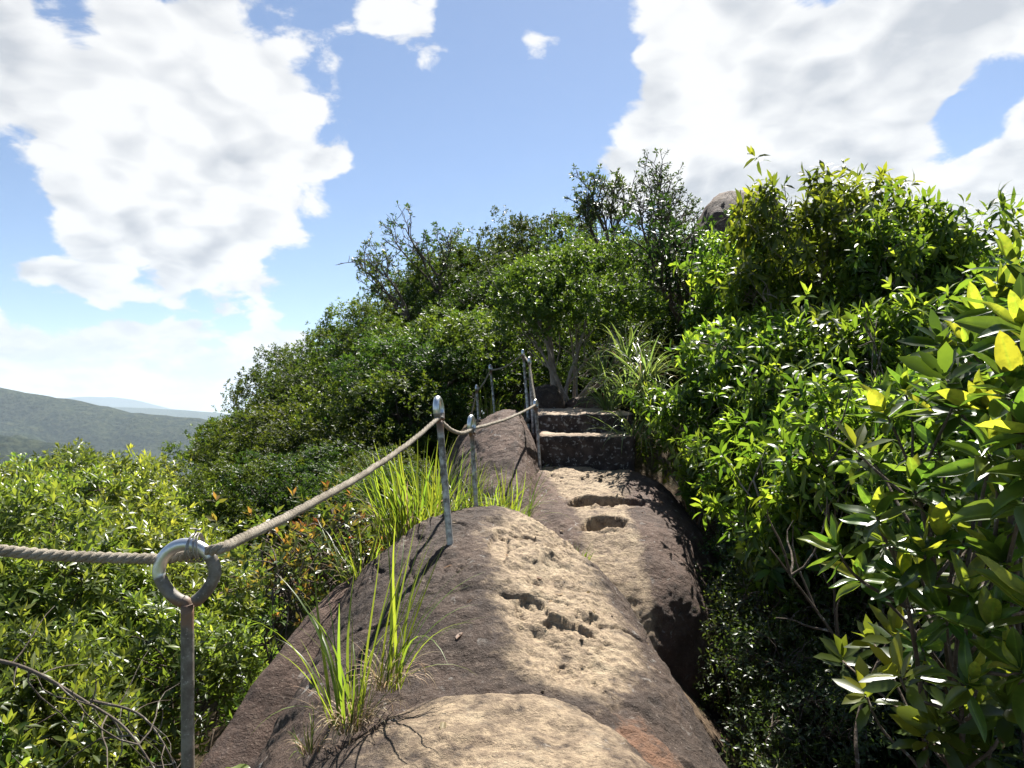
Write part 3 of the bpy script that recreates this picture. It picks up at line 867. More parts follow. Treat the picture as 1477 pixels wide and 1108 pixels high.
def wood_mesh(name, rng, lobes, P, base_r, mat, stems=1, spread=.15, n_twig=60, depth=2.0, twig_r=.006, fork=.35):
    a = Acc(); H = max(c[2] for c, _ in lobes)
    forks = []
    for s in range(stems):
        off = np.array([math.cos(s * 2.4), math.sin(s * 2.4), 0]) * spread * (0 if stems == 1 else 1)
        top = off * 2.2 + np.array([rng.normal() * .1, rng.normal() * .1, H * fork * rng.uniform(.85, 1.25)])
        q = limb(off * .5 + np.array([0, 0, -depth]), top, rng, 9, .05)
        r0 = base_r * rng.uniform(.7, 1.1) / (1 if stems == 1 else stems ** .4)
        a.tube(q, np.linspace(r0 * 1.25, r0 * .7, 9), 8, True); forks.append((top, r0 * .7))
    for c, r in lobes:
        f, fr = forks[rng.integers(len(forks))]
        tgt = np.array(c, float); q = limb(f, tgt, rng, 8, .10, .1)
        a.tube(q, np.linspace(fr, fr * .38, 8), 6, True)
        idx = np.where(np.linalg.norm((P - c) / (np.ones(3) * r), axis=1) < 1.25)[0]
        if len(idx):
            for i in rng.choice(idx, min(len(idx), max(3, n_twig // len(lobes))), replace=False):
                st = q[rng.integers(4, 8)]
                w = limb(st, P[i], rng, 6, .10, .08)
                a.tube(w, np.linspace(max(fr * .22, twig_r * 1.2), twig_r * .6, 6), 5, False)
    return a.mesh(name, mat)

def make_crown(name, rng, P, D, nl, L, W, mat, detail, droop=.15, keep=None, **kw):
    arr = list(whorls(rng, P, D, nl, L, W, **kw))
    dr = droop * rng.uniform(.3, 1.6, len(arr[0]))
    if keep is not None: keep.append((arr, dr, detail, mat))
    V, F, A = leaf_geo(arr[0], arr[1], arr[2], arr[3], arr[4], arr[5], detail, dr)
    return mesh_np(name, V, F, mat, smooth=detail > 1, attrs={'lc': A})

def rand_lobes(rng, R, H, n, flat=.75, core=True, lobe=(.26, .46)):
    L = [((0, 0, H - R * flat), (R * .62, R * .62, R * flat * .75))] if core else []
    for k in range(n):
        a = k * 2.4 + rng.uniform(-.5, .5); rr = R * rng.uniform(.3, .85); zz = H - R * flat * (.30 + 1.0 * (rr / R) ** 2 + rng.uniform(-.1, .75))
        q = R * rng.uniform(*lobe)
        L.append(((rr * math.cos(a), rr * math.sin(a), zz), (q, q, q * rng.uniform(.7, .95))))
    return L

PROTO = {}
def proto(key, seed, R, H, nl_lobes, n_sprig, nl, L, W, leafmat, detail, barkmat='bark', base_r=.07, stems=1, gap=.25, twigs=70, flat=.75, droop=.12, bottom=-.45, shell=.4, fork=.35, up=.55, gscale=1.5, clump=6, spread=.12, lobe=(.26, .46), **kw):
    rng = np.random.default_rng(seed)
    lobes = rand_lobes(rng, R, H, nl_lobes, flat, True, lobe)
    P, D = crown_points(rng, lobes, n_sprig, shell, gap, gscale / R, bottom, up, seed * 1.7, clump, spread)
    kp = []
    cr = make_crown(key + '_crown', rng, P, D, nl, L, W, M[leafmat], detail, droop, keep=kp, **kw)
    wd = wood_mesh(key + '_trunk', rng, lobes, P, base_r, M[barkmat], stems, .12, twigs, fork=fork)
    PROTO.setdefault(key, []).append((cr, wd, H, R, kp[0]))

LEAFSET = {}
def leafy_crown(root, pr, base, rotz, scale, cap=300):
    """nearest leaves as single objects, the rest of the crown as one mesh"""
    arr, dr, detail, mat = pr[4]
    sc_ = np.ones(3) * np.array(scale); cz, sz_ = math.cos(rotz), math.sin(rotz)
    W = arr[0] * sc_; W = np.stack([W[:, 0] * cz - W[:, 1] * sz_, W[:, 0] * sz_ + W[:, 1] * cz, W[:, 2]], 1) + np.array(base)
    d = W - CAM; inview = (np.abs(d[:, 0]) < .74 * d[:, 1]) & (np.abs(d[:, 2]) < .56 * d[:, 1])
    o_ = np.argsort(np.linalg.norm(d, axis=1) + 50 * ~inview)[:cap]
    rest = np.ones(len(W), bool); rest[o_] = False
    V, F, A = leaf_geo(*[a[rest] for a in arr], detail, dr[rest])
    link('crown', mesh_np('crown_rest', V, F, mat, attrs={'lc': A}), root, kind='stuff')
    if mat.name not in LEAFSET:
        S = []
        for k in range(8):
            lc = np.array([[(k * .37) % 1, (0, .15, .35, .8)[k % 4], 0.]])
            V, F, A = leaf_geo(np.zeros((1, 3)), np.array([[1., 0, 0]]), np.array([[0, 0, 1.]]), 1.0, float(np.mean(arr[4] / arr[3])), lc, 3, (.08, .25, .45, .6)[k // 2])
            S.append(mesh_np('leaf', V, F, mat, attrs={'lc': A}))
        LEAFSET[mat.name] = S
    S = LEAFSET[mat.name]
    for i in o_:
        yk = int(np.argmin(np.abs(np.array([0, .15, .35, .8]) - arr[5][i, 1]))); dk = int(np.argmin(np.abs(np.array([.08, .25, .45, .6]) - dr[i])))
        k = min(range(8), key=lambda q: abs(q % 4 - yk) * 2 + abs(q // 2 - dk))
        s = np.cross(arr[2][i], arr[1][i]); R_ = Matrix((arr[1][i], s, arr[2][i])).transposed()
        o = link('leaf', S[k], root); L = float(arr[3][i])
        o.matrix_basis = Matrix.Translation(arr[0][i]) @ R_.to_4x4() @ Matrix.Diagonal((L, L, L, 1))

def plant(key, var, name, base, rotz, scale, label, category, group=None, crown='crown', trunk='trunk', leafy=False):
    pr = PROTO[key][var % len(PROTO[key])]
    root = thing(name, tuple(base), label, category, group, rotz, scale)
    if leafy: leafy_crown(root, pr, base, rotz, scale)
    else: link(crown, pr[0], root, kind='stuff')
    link(trunk, pr[1], root)
    return root

def plant_top(key, var, name, px, py, Y, rscale, rotz, label, category, group=None, **kw):
    """stand a plant so that its top reaches the given height and its foot the ground"""
    pr = PROTO[key][var % len(PROTO[key])]
    top = at(px, py, Y); gz = float(ground_h(top[0], top[1]))
    sxy = rscale
    sz = float(np.clip((top[2] - gz) / (pr[2] * 1.02), .85 * sxy, 1.2 * sxy))
    z = top[2] - pr[2] * 1.02 * sz
    return plant(key, var, name, (top[0], top[1], z), rotz, (sxy, sxy, sz), label, category, group, **kw)

# ------------------------------------------------------------------ plant kinds
for sd in range(4):
    proto('hill', 20 + sd, 1.3, 3.2, 11, 4300, 7, .060, .028, 'leaf_hill' if sd != 2 else 'leaf_hill_dark', 1, 'bark', .06, 3 if sd % 2 else 1, .70, 90, youth=.2, stem=.04, e0=30, clump=12, spread=.10, up=.30, flat=1.1, bottom=-.8, shell=.22, lobe=(.34, .56))
for sd in range(3):
    proto('scrub', 30 + sd, .95, 1.75, 7, 900, 9, .092, .026, 'leaf_left', 2, 'twig', .03, 4, .60, 120, youth=.40, stem=.06, e0=15, e1=95, droop=.2, flat=.8, fork=.25, bottom=-.2, clump=4, spread=.075, up=.8)
for sd in range(3):
    proto('laurel', 40 + sd, .95, 2.3, 9, 560, 9, .128, .043, 'leaf_laurel', 3, 'bark_pale', .045, 3, .75, 90, youth=.5, stem=.10, e0=20, e1=95, droop=.55, flat=.95, grav=.12, fork=.3, clump=5, spread=.11)
for sd in range(2):
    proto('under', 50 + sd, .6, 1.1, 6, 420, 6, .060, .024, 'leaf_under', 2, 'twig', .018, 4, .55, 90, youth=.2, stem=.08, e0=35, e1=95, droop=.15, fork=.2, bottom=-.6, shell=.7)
proto('red', 60, .45, .95, 5, 110, 7, .075, .028, 'leaf_red', 2, 'twig', .014, 4, .3, 60, youth=.5, stem=.05, e0=15, e1=90, fork=.2)

rng = np.random.default_rng(5)
# ------------------------------------------------------------------ wooded hill beyond the steps
HILL = [  # (px, top py, distance, width scale)
    (368, 578, 15, .85), (402, 545, 15, .9), (440, 508, 16, .95), (480, 462, 16, 1.05), (525, 432, 17, 1.1), (570, 424, 17, 1.15), (610, 400, 18, 1.2),
    (650, 360, 19, 1.3), (690, 330, 18, 1.3), (735, 332, 19, 1.25), (775, 300, 18, 1.35), (825, 298, 17, 1.3), (885, 315, 17, 1.2), (930, 320, 16, 1.2), (980, 320, 15, 1.15), (1030, 330, 13, 1.0),
    (352, 612, 11.5, .75), (405, 570, 12, .9), (465, 525, 13, 1.05), (535, 485, 13.5, 1.15), (605, 440, 15, 1.3), (675, 400, 15, 1.35), (740, 375, 15.5, 1.35),
    (388, 632, 9.6, .7), (455, 572, 10.0, .95), (520, 522, 10.4, 1.05), (592, 482, 11.0, 1.15), (655, 436, 11.8, 1.25), (715, 418, 12.2, 1.2),
    (355, 665, 8, .55), (425, 655, 8.3, .65), (490, 635, 8.6, .68), (560, 640, 8.2, .5),
    (880, 400, 12, 1.0), (935, 385, 11.5, 1.05), (985, 375, 11, 1.0), (1045, 345, 10.2, .8), (905, 450, 10.5, .85), (965, 460, 10, .85),
    (1110, 325, 10.5, .85), (1160, 325, 12, .95), (1250, 315, 12, 1.05), (1330, 340, 11, .9), (1430, 350, 11, .9),
    (540, 668, 7.2, .5),
]
for i, (px, py, Y, ws) in enumerate(HILL):
    shoulder = px < 500; crest = py < 400
    lab = ('small-leaved evergreen tree on the crest of the hill against the sky' if crest else
           'small-leaved evergreen tree on the hill shoulder falling towards the valley' if shoulder else
           'small-leaved evergreen tree on the shaded slope behind the rope posts' if px < 760 else
           'small-leaved evergreen tree standing behind the glossy bushes')
    grp = ('trees on the hill crest' if crest else 'trees on the hill shoulder' if shoulder else 'trees behind the rope posts' if px < 760 else 'trees behind the glossy bushes')
    plant_top('hill', i, 'evergreen_tree', px, py - (16 if px < 760 else 6) + rng.uniform(-6, 8), Y, ws * rng.uniform(1.0, 1.2), rng.uniform(0, 6.28), lab, 'tree', grp)

# ------------------------------------------------------------------ the many-stemmed tree above the steps
def stem_tree():
    rng = np.random.default_rng(71)
    base = at(810, 598, 8.6); base[2] -= .1
    S = 8.6 / 1000
    def loc(px, py, dy=0.): return at(px, py, 8.6 + dy) - base
    lobes = [(loc(790, 420, .2), (.62, .6, .42)), (loc(850, 400, .3), (.6, .6, .38)), (loc(905, 442, 0), (.40, .5, .28)), (loc(765, 452, -.2), (.38, .4, .26)), (loc(830, 445, -.5), (.55, .4, .38)), (loc(745, 420, .3), (.32, .4, .28))]
    P, D = crown_points(rng, lobes, 3300, .4, .55, 1.6, -.5, .6, 4., 10, .10)
    root = thing('many_stemmed_tree', tuple(base), 'round-crowned tree with bare grey stems standing above the cut steps', 'tree')
    link('crown', make_crown('stem_crown', rng, P, D, 7, .062, .028, M['leaf_hill'], 1, .1, youth=.3, stem=.04, e0=30), root, kind='stuff')
    tips = [(790, 445), (850, 430), (905, 470), (765, 480), (830, 460), (870, 500), (745, 450), (905, 505), (820, 470), (885, 470), (930, 520), (775, 460)]
    for k, (px, py) in enumerate(tips):
        a = Acc(); main = k == 0
        b0 = loc(803 if main else 806 + (k * 7) % 34, 606, rng.uniform(-.15, .25))
        e = loc(px, py, rng.uniform(-.2, .3))
        q = limb(b0, e, rng, 12, .06, 0); q[:5, 0] = b0[0] + (q[:5, 0] - b0[0]) * np.linspace(0, .8, 5)
        r = .052 if main else rng.uniform(.012, .028)
        a.tube(q, np.linspace(r * 1.2, r * .45, 12) * (1 + .08 * fbm(q, 6, 2)), 8, True)
        for j in range(5):
            st = q[rng.integers(5, 12)]; a.tube(limb(st, e + rng.normal(size=3) * .28 + np.array([0, 0, .15]), rng, 6, .1), np.linspace(r * .4, .003, 6), 5)
        link('stem', a.mesh('stem', M['bark_pale']), root, label='thick pale main stem' if main else None)
stem_tree()

# ------------------------------------------------------------------ sparse, half-bare trees on the skyline
def sparse_tree(name, label, px0, py0, Y, spread, leaf_from, seed, nleaf=60, L=.10):
    """spread: list of (px, py) tips"""
    rng = np.random.default_rng(seed)
    base = at(px0, py0, Y); a = Acc(); tips = []; dirs = []
    for k, (px, py) in enumerate(spread):
        e = at(px, py, Y + rng.uniform(-.5, .5)) - base
        q = limb(np.zeros(3), e, rng, 12, .07, .08)
        a.tube(q, np.linspace(.038, .010, 12), 6, True)
        for j in range(9):
            st = q[rng.integers(4, 12)]; dv = unit(e * .7 + np.array([0, 0, .5]) * np.linalg.norm(e) + rng.normal(size=3) * .55 * np.linalg.norm(e))
            tp = st + dv * rng.uniform(.25, .75)
            w = limb(st, tp, rng, 6, .12, .1); a.tube(w, np.linspace(.011, .006, 6), 5)
            for m in range(5):
                s2 = w[rng.integers(2, 6)]; t2 = s2 + unit(dv + .7 * rng.normal(size=3)) * rng.uniform(.1, .28)
                a.tube(limb(s2, t2, rng, 4, .1), np.linspace(.007, .005, 4), 4)
                tips.append(t2); dirs.append(dv)
    tips = np.array(tips); dirs = unit(np.array(dirs) + .4 * rng.normal(size=(len(dirs), 3)))
    root = thing(name, tuple(base), label, 'tree')
    link('trunk', a.mesh('bare_limbs', M['twig']), root)
    idx = np.argsort(-fbm(tips, 1.2, 2) + .25 * rng.normal(size=len(tips)))[:nleaf]
    link('crown', make_crown('sparse_crown', rng, tips[idx], dirs[idx], 9, L, L * .4, M['leaf_hill_dark'], 2, .15, youth=.25, stem=.08, e0=20), root, kind='stuff')
sparse_tree('bare_topped_tree', 'half-bare tree with thin curling twigs on the skyline', 640, 440, 16, [(585, 330), (600, 350), (630, 345), (568, 345), (650, 360)], 0, 81, 110)
sparse_tree('bare_topped_tree', 'low wind-bent tree with leaf tufts over the hill shoulder', 590, 460, 15, [(515, 385), (530, 400), (555, 395), (540, 425)], 0, 82, 120)
sparse_tree('airy_tree', 'thin airy tree with open rounded top on the skyline', 880, 380, 14, [(830, 295), (855, 280), (885, 282), (905, 295), (865, 300), (840, 320)], 0, 83, 260)
sparse_tree('spire_tree', 'tall spire of dark twigs pointing above the hill crest', 945, 390, 13, [(948, 262), (940, 285), (965, 300), (925, 310), (955, 280), (985, 318)], 0, 84, 210, .085)
sparse_tree('yellow_leaved_tree', 'thin yellowish-leaved tree in front of the summit boulder', 985, 470, 9.5, [(940, 375), (965, 365), (1000, 380), (955, 410), (1010, 400)], 0, 85, 200, .11)

# ------------------------------------------------------------------ low scrub down the left slope
sc = []
for Y in np.arange(1.5, 9.6, .72):
    for x in np.arange(-9.0, -1.0, .85):
        xx = x + rng.uniform(-.3, .3); yy = Y + rng.uniform(-.25, .25)
        edge = -1.55 - .0 * yy if yy < 3 else -1.45
        if xx > edge or -xx / yy > (1.35 if yy < 3.6 else .98): continue
        if yy > 4.0 and xx / yy > -.42: continue
        sc.append((xx, yy))
for i, (x, y) in enumerate(sc):
    gz = float(ground_h(x, y))
    s = rng.uniform(.75, 1.0)
    want = .62 + .03 * y + .30 * fbm(np.array([[x, y, 0.]]), .55, 2)[0] - .05 * max(0, -x - 5) + (.25 if x < -2.5 and 3.5 < y < 7 else 0) + (.2 if x < -3.2 and y > 3.6 else 0)
    if x > -2.1 and y < 3.4: want -= .25
    if x / y > -.52 and y > 3.2: want -= .3
    sz = s * rng.uniform(.9, 1.15)
    near = y < 3.6
    plant('scrub', i, 'scrub_bush', (x, y, want - 1.75 * sz), rng.uniform(0, 6.28), (s, s, sz),
          'yellow-green rosette-leaved bush in the thicket below the rope' if near else 'yellow-green rosette-leaved bush at the edge of the valley drop', 'bush',
          'bushes below the rope' if near else 'bushes along the valley edge', leafy=near and -x / y < .95)
for i, (px, py, Y, s) in enumerate([(445, 760, 4.1, 1.0), (480, 735, 4.6, .9), (425, 800, 3.7, .7)]):
    p = at(px, py, Y); plant('red', i, 'young_bush', (p[0], p[1], p[2] - .9 * s), i * 2.0, s, 'small bush with coppery red young leaves beside the rock ledge', 'bush', 'coppery young bushes')

# dead branch lying over the scrub
def dead_branch(label, pts, Y, r):
    rng = np.random.default_rng(3); p = np.array([at(x, y, Y + dy) for x, y, dy in pts]); o = p[0].copy(); a = Acc()
    q = np.array([crom(np.arange(len(p)), p[:, k], np.linspace(0, len(p) - 1, 40)) for k in range(3)]).T - o
    a.tube(q, np.linspace(r, r * .4, 40), 7, True)
    for j in range(12):
        i = rng.integers(6, 38); e = q[i] + rng.normal(size=3) * .13; a.tube(limb(q[i], e, rng, 6, .12), np.linspace(r * .45, r * .15, 6), 5)
    ob = link('dead_branch', a.mesh('dead_branch', M['bark']), label=label, category='branch'); ob.location = o
dead_branch('pale dead branch lying across the thicket below the rope', [(-40, 945, 0), (40, 965, 0), (120, 1010, .05), (180, 1050, .0), (230, 1120, -.05)], 1.75, .0055)
dead_branch('thin grey dead stick in the thicket beside the round-eyed post', [(130, 1010, 0), (200, 1030, .03), (240, 1080, .0), (262, 1140, 0)], 1.9, .004)

# ------------------------------------------------------------------ glossy bushes on the right
LAUREL = [(1000, 530, 6.3, .50), (1035, 485, 5.8, .62), (1095, 475, 5.5, .72), (1160, 515, 4.9, .70), (1095, 560, 5.2, .52), (1050, 600, 5.7, .40), (1150, 640, 4.7, .48),
          (1135, 282, 7.5, .9), (1085, 318, 8.0, .75), (1172, 200, 7.0, 1.0), (1290, 232, 6.5, .95), (1345, 300, 6.0, .8), (1100, 400, 6.2, .95), (1200, 380, 5.6, .95), (1300, 380, 5.2, .95),
          (1450, 410, 5.4, .8), (1200, 520, 4.2, .75), (1290, 500, 4.0, .8), (1390, 430, 4.2, .9), (1490, 430, 4.6, .75), (1540, 450, 3.6, .7), (1400, 560, 3.4, .65)]
for i, (px, py, Y, ws) in enumerate(LAUREL):
    lab, grp = (('glossy bush with drooping bright leaves leaning over the cut steps', 'glossy bushes by the steps') if px < 1130 and py > 440 else
                ('tall glossy drooping-leaved bush growing up around the summit boulder', 'glossy bushes around the summit boulder') if py < 410 and px < 1130 else
                ('tall glossy drooping-leaved bush rising behind the yellow-tipped thick-leaved shrubs', 'tall glossy bushes behind the thick-leaved shrubs') if py < 440 and px > 1320 else
                ('tall glossy drooping-leaved bush with its top against the white cloud, right of summit boulder', 'tall glossy bushes right of the summit boulder') if py < 410 else
                ('glossy drooping-leaved bush in the thicket behind the thick-leaved shrub', 'glossy bushes behind the thick-leaved shrub'))
    plant_top('laurel', i, 'glossy_bush', px, py, Y, ws, rng.uniform(0, 6.28), lab, 'bush', grp, leafy=(px, py) in ((1160, 515), (1200, 520), (1095, 475), (1150, 640), (1290, 500)))

# shaded undergrowth
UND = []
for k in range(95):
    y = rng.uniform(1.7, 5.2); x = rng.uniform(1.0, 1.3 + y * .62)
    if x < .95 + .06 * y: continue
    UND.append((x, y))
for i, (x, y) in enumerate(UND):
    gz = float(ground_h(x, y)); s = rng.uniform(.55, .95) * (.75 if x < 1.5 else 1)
    ulab, ugrp = (('small bush with leaves darkened for shade along the foot of the big boulder', 'undergrowth along the big boulder') if x < 1.6 and y < 3.4 else ('small bush with leaves darkened for shade under the glossy bushes beside the stair boulder', 'undergrowth under the glossy bushes') if y > 3.4 else ('small bush with leaves darkened for shade in the hollow under the thick-leaved shrubs', 'undergrowth under the thick-leaved shrubs'))
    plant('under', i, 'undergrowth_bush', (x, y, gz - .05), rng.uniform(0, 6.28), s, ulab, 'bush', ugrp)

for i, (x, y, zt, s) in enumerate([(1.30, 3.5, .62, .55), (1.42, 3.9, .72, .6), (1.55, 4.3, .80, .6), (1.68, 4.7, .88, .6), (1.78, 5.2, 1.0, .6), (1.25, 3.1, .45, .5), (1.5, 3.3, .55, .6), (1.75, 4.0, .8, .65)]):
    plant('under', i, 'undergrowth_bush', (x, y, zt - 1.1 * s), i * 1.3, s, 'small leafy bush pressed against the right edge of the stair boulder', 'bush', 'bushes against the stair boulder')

# ------------------------------------------------------------------ thick-leaved shrub at the right, leaf by leaf
def leaf_template(name, mat, droop, fold, L=1.0, W=.34, seg=7, seed=0, g=.0):
    t = np.linspace(0, 1, seg + 1)
    w = W / 2 * np.sin(np.pi * np.clip(t, 0, 1) ** .80) ** .72; w[0] = .012; w[-1] = .004
    rng = np.random.default_rng(seed); tw = rng.uniform(-.06, .06)
    rows = []
    for ti, wi in zip(t, w):
        z = -droop * ti * ti + .03 * math.sin(ti * 7 + seed)
        rows.append([(ti * L, wi, z + wi * fold + tw * ti * wi), (ti * L, wi * .5, z + wi * fold * .35), (ti * L, 0, z - .006), (ti * L, -wi * .5, z + wi * fold * .35), (ti * L, -wi, z + wi * fold - tw * ti * wi)])
    V = np.array(rows).reshape(-1, 3)
    lc = np.zeros((len(V), 3)); lc[:, 0] = rng.uniform(); lc[:, 1] = g; lc[2::5, 2] = 1.0
    return mesh_np(name, V, [grid_faces(seg + 1, 5)[:, ::-1]], mat, attrs={'lc': lc})
BIGLEAF = [leaf_template('big_leaf', M['leaf_big'], (.05, .16, .28, .10, .4, -.06)[k], (.2, .5, .35, .7, .25, .45)[k], seed=k, g=(0, 0, .05, .15)[k % 4]) for k in range(6)]
BIGYOUNG = [leaf_template('big_leaf_young', M['leaf_big'], .02 + .04 * k, .45, seed=20 + k, g=(.75, 1.0, .55)[k]) for k in range(3)]

def leafy_shrub(name, label, base, sprigs, seed, L, meshes, young, nl, cap=300, gravity=.0, barkmat='twig', e0=18, e1=100, stem=.05):
    """sprigs: (point, direction). every leaf is its own object up to the cap"""
    rng = np.random.default_rng(seed); base = np.array(base, float)
    root = thing(name, tuple(base), label, 'shrub')
    a = Acc(); hub = base * 0 + np.array([0, 0, .35])
    a.tube(limb(np.array([0, 0, -.3]), hub, rng, 6, .05), np.linspace(.022, .018, 6), 8, True)
    SP = np.array([p for p, _ in sprigs]) - base; mains = []
    for k in range(4):
        tip = SP[(k * 5 + 1) % len(SP)] * .80 + SP.mean(0) * .20
        q = limb(hub, tip, rng, 14, .06, .05); a.tube(q, np.linspace(.012, .005, 14), 7, True); mains.append(q)
    MQ = np.concatenate([q[5:] for q in mains])
    for p, d in sprigs:
        e = np.array(p) - base - np.array(d) * .02
        st = MQ[np.argmin(np.linalg.norm(MQ - (e + np.array([0, .03, -.22])), axis=1))]
        q = limb(st, e, rng, 9, .07, -.05); a.tube(q, np.linspace(.006, .0038, 9), 6, True)
    link('branches', a.mesh('branches', M[barkmat]), root)
    n = 0; rest = []
    for p, d in sprigs:
        P = np.array([p]) - base; D = unit(np.array([d], float))
        pos, dd, nn, ll, ww, lc = whorls(rng, P, D, nl, L, L * .3, e0, e1, stem, .5, .18, gravity)
        for k in range(len(pos)):
            if n >= cap:
                rest.append((pos[k], dd[k], nn[k], ll[k], ww[k], lc[k])); continue
            isy = k < 5 and rng.uniform() < .6
            me = young[rng.integers(len(young))] if isy else meshes[rng.integers(len(meshes))]
            s = np.cross(nn[k], dd[k]); R = Matrix((dd[k], s, nn[k])).transposed()
            o = link('leaf', me, root)
            o.matrix_basis = Matrix.Translation(pos[k]) @ R.to_4x4() @ Matrix.Diagonal((ll[k], ll[k] * rng.uniform(.85, 1.2), ll[k], 1))
            n += 1
    if rest:
        R_ = [np.array(x) for x in zip(*rest)]
        V, F, A = leaf_geo(R_[0], R_[1], R_[2], R_[3], R_[4] * 1.2, R_[5], 3, .12)
        link('foliage', mesh_np('more_leaves', V, F, M['leaf_big'], attrs={'lc': A}), root, kind='stuff')
    return root, n

def sprig(px, py, Y, tilt=(0, 0)):
    return at(px, py, Y), (tilt[0] + -.25, tilt[1] - .25, .9)
rg = np.random.default_rng(9)
A_SP = [(1275, 590, 2.15), (1262, 735, 2.0), (1358, 770, 1.95), (1330, 790, 1.9), (1205, 790, 2.1), (1300, 830, 2.0), (1395, 850, 1.8), (1430, 900, 1.7), (1440, 800, 1.75), (1350, 640, 2.2), (1385, 545, 2.1), (1320, 700, 2.1),
        (1410, 700, 1.95), (1450, 640, 1.8), (1360, 880, 1.9), (1470, 960, 1.65), (1400, 980, 1.8), (1260, 660, 2.4), (1305, 560, 2.5), (1345, 590, 2.4), (1240, 830, 2.3), (1330, 930, 2.1), (1480, 740, 1.75), (1390, 770, 2.0)]
B_SP = [(1440, 400, 1.9), (1475, 440, 1.7), (1400, 470, 2.1), (1465, 520, 1.6), (1420, 560, 1.9), (1490, 590, 1.5), (1450, 480, 1.9), (1385, 500, 2.2), (1500, 380, 1.8), (1460, 350, 2.1), (1430, 620, 1.7), (1500, 500, 1.55), (1410, 430, 2.3), (1480, 680, 1.6), (1520, 640, 1.5), (1360, 560, 2.3), (1440, 530, 2.0), (1500, 840, 1.5)]
A_SP += [(rg.uniform(1215, 1470), rg.uniform(640, 1010), rg.uniform(2.2, 2.7)) for _ in range(22)]
A_SP += [(rg.uniform(1290, 1480), rg.uniform(940, 1095), rg.uniform(1.85, 2.2)) for _ in range(14)]
B_SP += [(rg.uniform(1350, 1560), rg.uniform(380, 800), rg.uniform(1.9, 2.5)) for _ in range(16)]
B_SP = [(x_, y_ + 28, d_) for x_, y_, d_ in B_SP]
mk = lambda L_: [(at(*q), (rg.uniform(-.55, .15), rg.uniform(-.5, .1), rg.uniform(.6, 1.0))) for q in L_]
b = at(1380, 900, 2.25); b[2] = ground_h(b[0], b[1])
leafy_shrub('thick_leaved_shrub', 'thick-leaved shrub with yellow-tipped rosettes beside the shaded hollow', b, mk(A_SP), 91, .122, BIGLEAF, BIGYOUNG, 12)
b = at(1520, 900, 2.0); b[2] = ground_h(b[0], b[1])
leafy_shrub('thick_leaved_shrub', 'taller thick-leaved shrub with yellowish new leaves against the white cloud', b, mk(B_SP), 92, .138, BIGLEAF, BIGYOUNG, 14)

# ------------------------------------------------------------------ grasses
def blade_mesh(name, mat, bend, seed, youth=.2, seg=9, width=.02):
    rng = np.random.default_rng(seed); t = np.linspace(0, 1, seg + 1)
    ang = bend * t ** 1.4
    dx = np.concatenate([[0], np.cumsum(np.sin(ang[1:]))]) / seg; dz = np.concatenate([[0], np.cumsum(np.cos(ang[1:]))]) / seg
    sx = .05 * np.sin(t * 3 + seed) * t
    w = width * (1 - t ** 2.2) * (.55 + .45 * np.minimum(1, t * 5)) / 2 + .0006
    V = np.stack([np.stack([dx, sx + w, dz + w * .25], 1), np.stack([dx, sx, dz], 1), np.stack([dx, sx - w, dz + w * .25], 1)], 1).reshape(-1, 3)
    lc = np.zeros((len(V), 3)); lc[:, 0] = rng.uniform(); lc[:, 1] = youth * rng.uniform(.3, 1.4)
    return mesh_np(name, V, [grid_faces(seg + 1, 3)], mat, attrs={'lc': lc})
BL = [blade_mesh('blade', M['blade'], b_, k, .28) for k, b_ in enumerate((.15, .35, .6, .9, 1.3, 1.8))]
BW = [blade_mesh('blade_wide', M['blade'], b_, 40 + k, .35, width=.026) for k, b_ in enumerate((.1, .3, .6, 1.0))]
DRY = [blade_mesh('blade_dry', M['blade_dry'], b_, 60 + k, .3, width=.022) for k, b_ in enumerate((.8, 1.6, 2.4, 3.2))]
STRAP = [blade_mesh('strap', M['blade_strap'], b_, 80 + k, .3, width=.05, seg=12) for k, b_ in enumerate((.6, 1.1, 1.6, 2.1, 2.6))]

def tuft(name, label, c, n, Lr, rad, blades, seed, ndry=0, dryL=(.1, .25), lean=.35, category='grass', wscale=1.0, pref=None, group=None):
    rng = np.random.default_rng(seed); root = thing(name, tuple(c), label, category, group)
    for k in range(n + ndry):
        dry = k >= n
        me = (DRY if dry else blades)[rng.integers(len(DRY if dry else blades))]
        a = rng.uniform(0, 6.283); r = rad * math.sqrt(rng.uniform())
        L = rng.uniform(*(dryL if dry else Lr))
        o = link('dry_blade' if dry else 'blade', me, root)
        yaw = a + rng.normal(0, .5)
        if pref is not None and not dry: yaw = pref + rng.normal(0, .7)
        o.location = (r * math.cos(a), r * math.sin(a), -.02)
        o.rotation_euler = (0, rng.uniform(0, lean), yaw)
        o.scale = (L, max(L, .25) * wscale * rng.uniform(.7, 1.2), L)
    return root
c = at(505, 1040, 2.15); tuft('grass_tuft', 'bright tall grass tuft with dry roots growing beside the pale slab', c, 34, (.22, .60), .06, BW + BL, 101, 140, (.06, .22), .5, wscale=.8)
c = at(560, 985, 2.25); tuft('grass_tuft', 'slanting bright grass tuft against the flank of the big boulder', c, 30, (.28, .66), .04, BW + BL, 102, 60, (.08, .22), .5, wscale=.8, pref=.3)
c = at(447, 1078, 2.1); tuft('grass_tuft', 'small pale grass tuft among dead roots by the slab', c, 12, (.06, .17), .03, BL, 103, 26, (.04, .12), .5)
c = at(600, 775, 4.0); tuft('grass_clump', 'tall green grass clump left of the leaning eye post', c, 190, (.32, .64), .22, BL + BW, 104, 90, (.15, .45), .42)
c = at(655, 765, 4.35); tuft('grass_clump', 'tall green grass clump growing between the two eye posts', c, 130, (.27, .54), .2, BL + BW, 105, 40, (.15, .35), .45)
c = at(715, 760, 4.5); tuft('grass_clump', 'green grass clump at the foot of the sloping slab', c, 140, (.22, .48), .24, BL + BW, 106, 40, (.15, .3), .8)
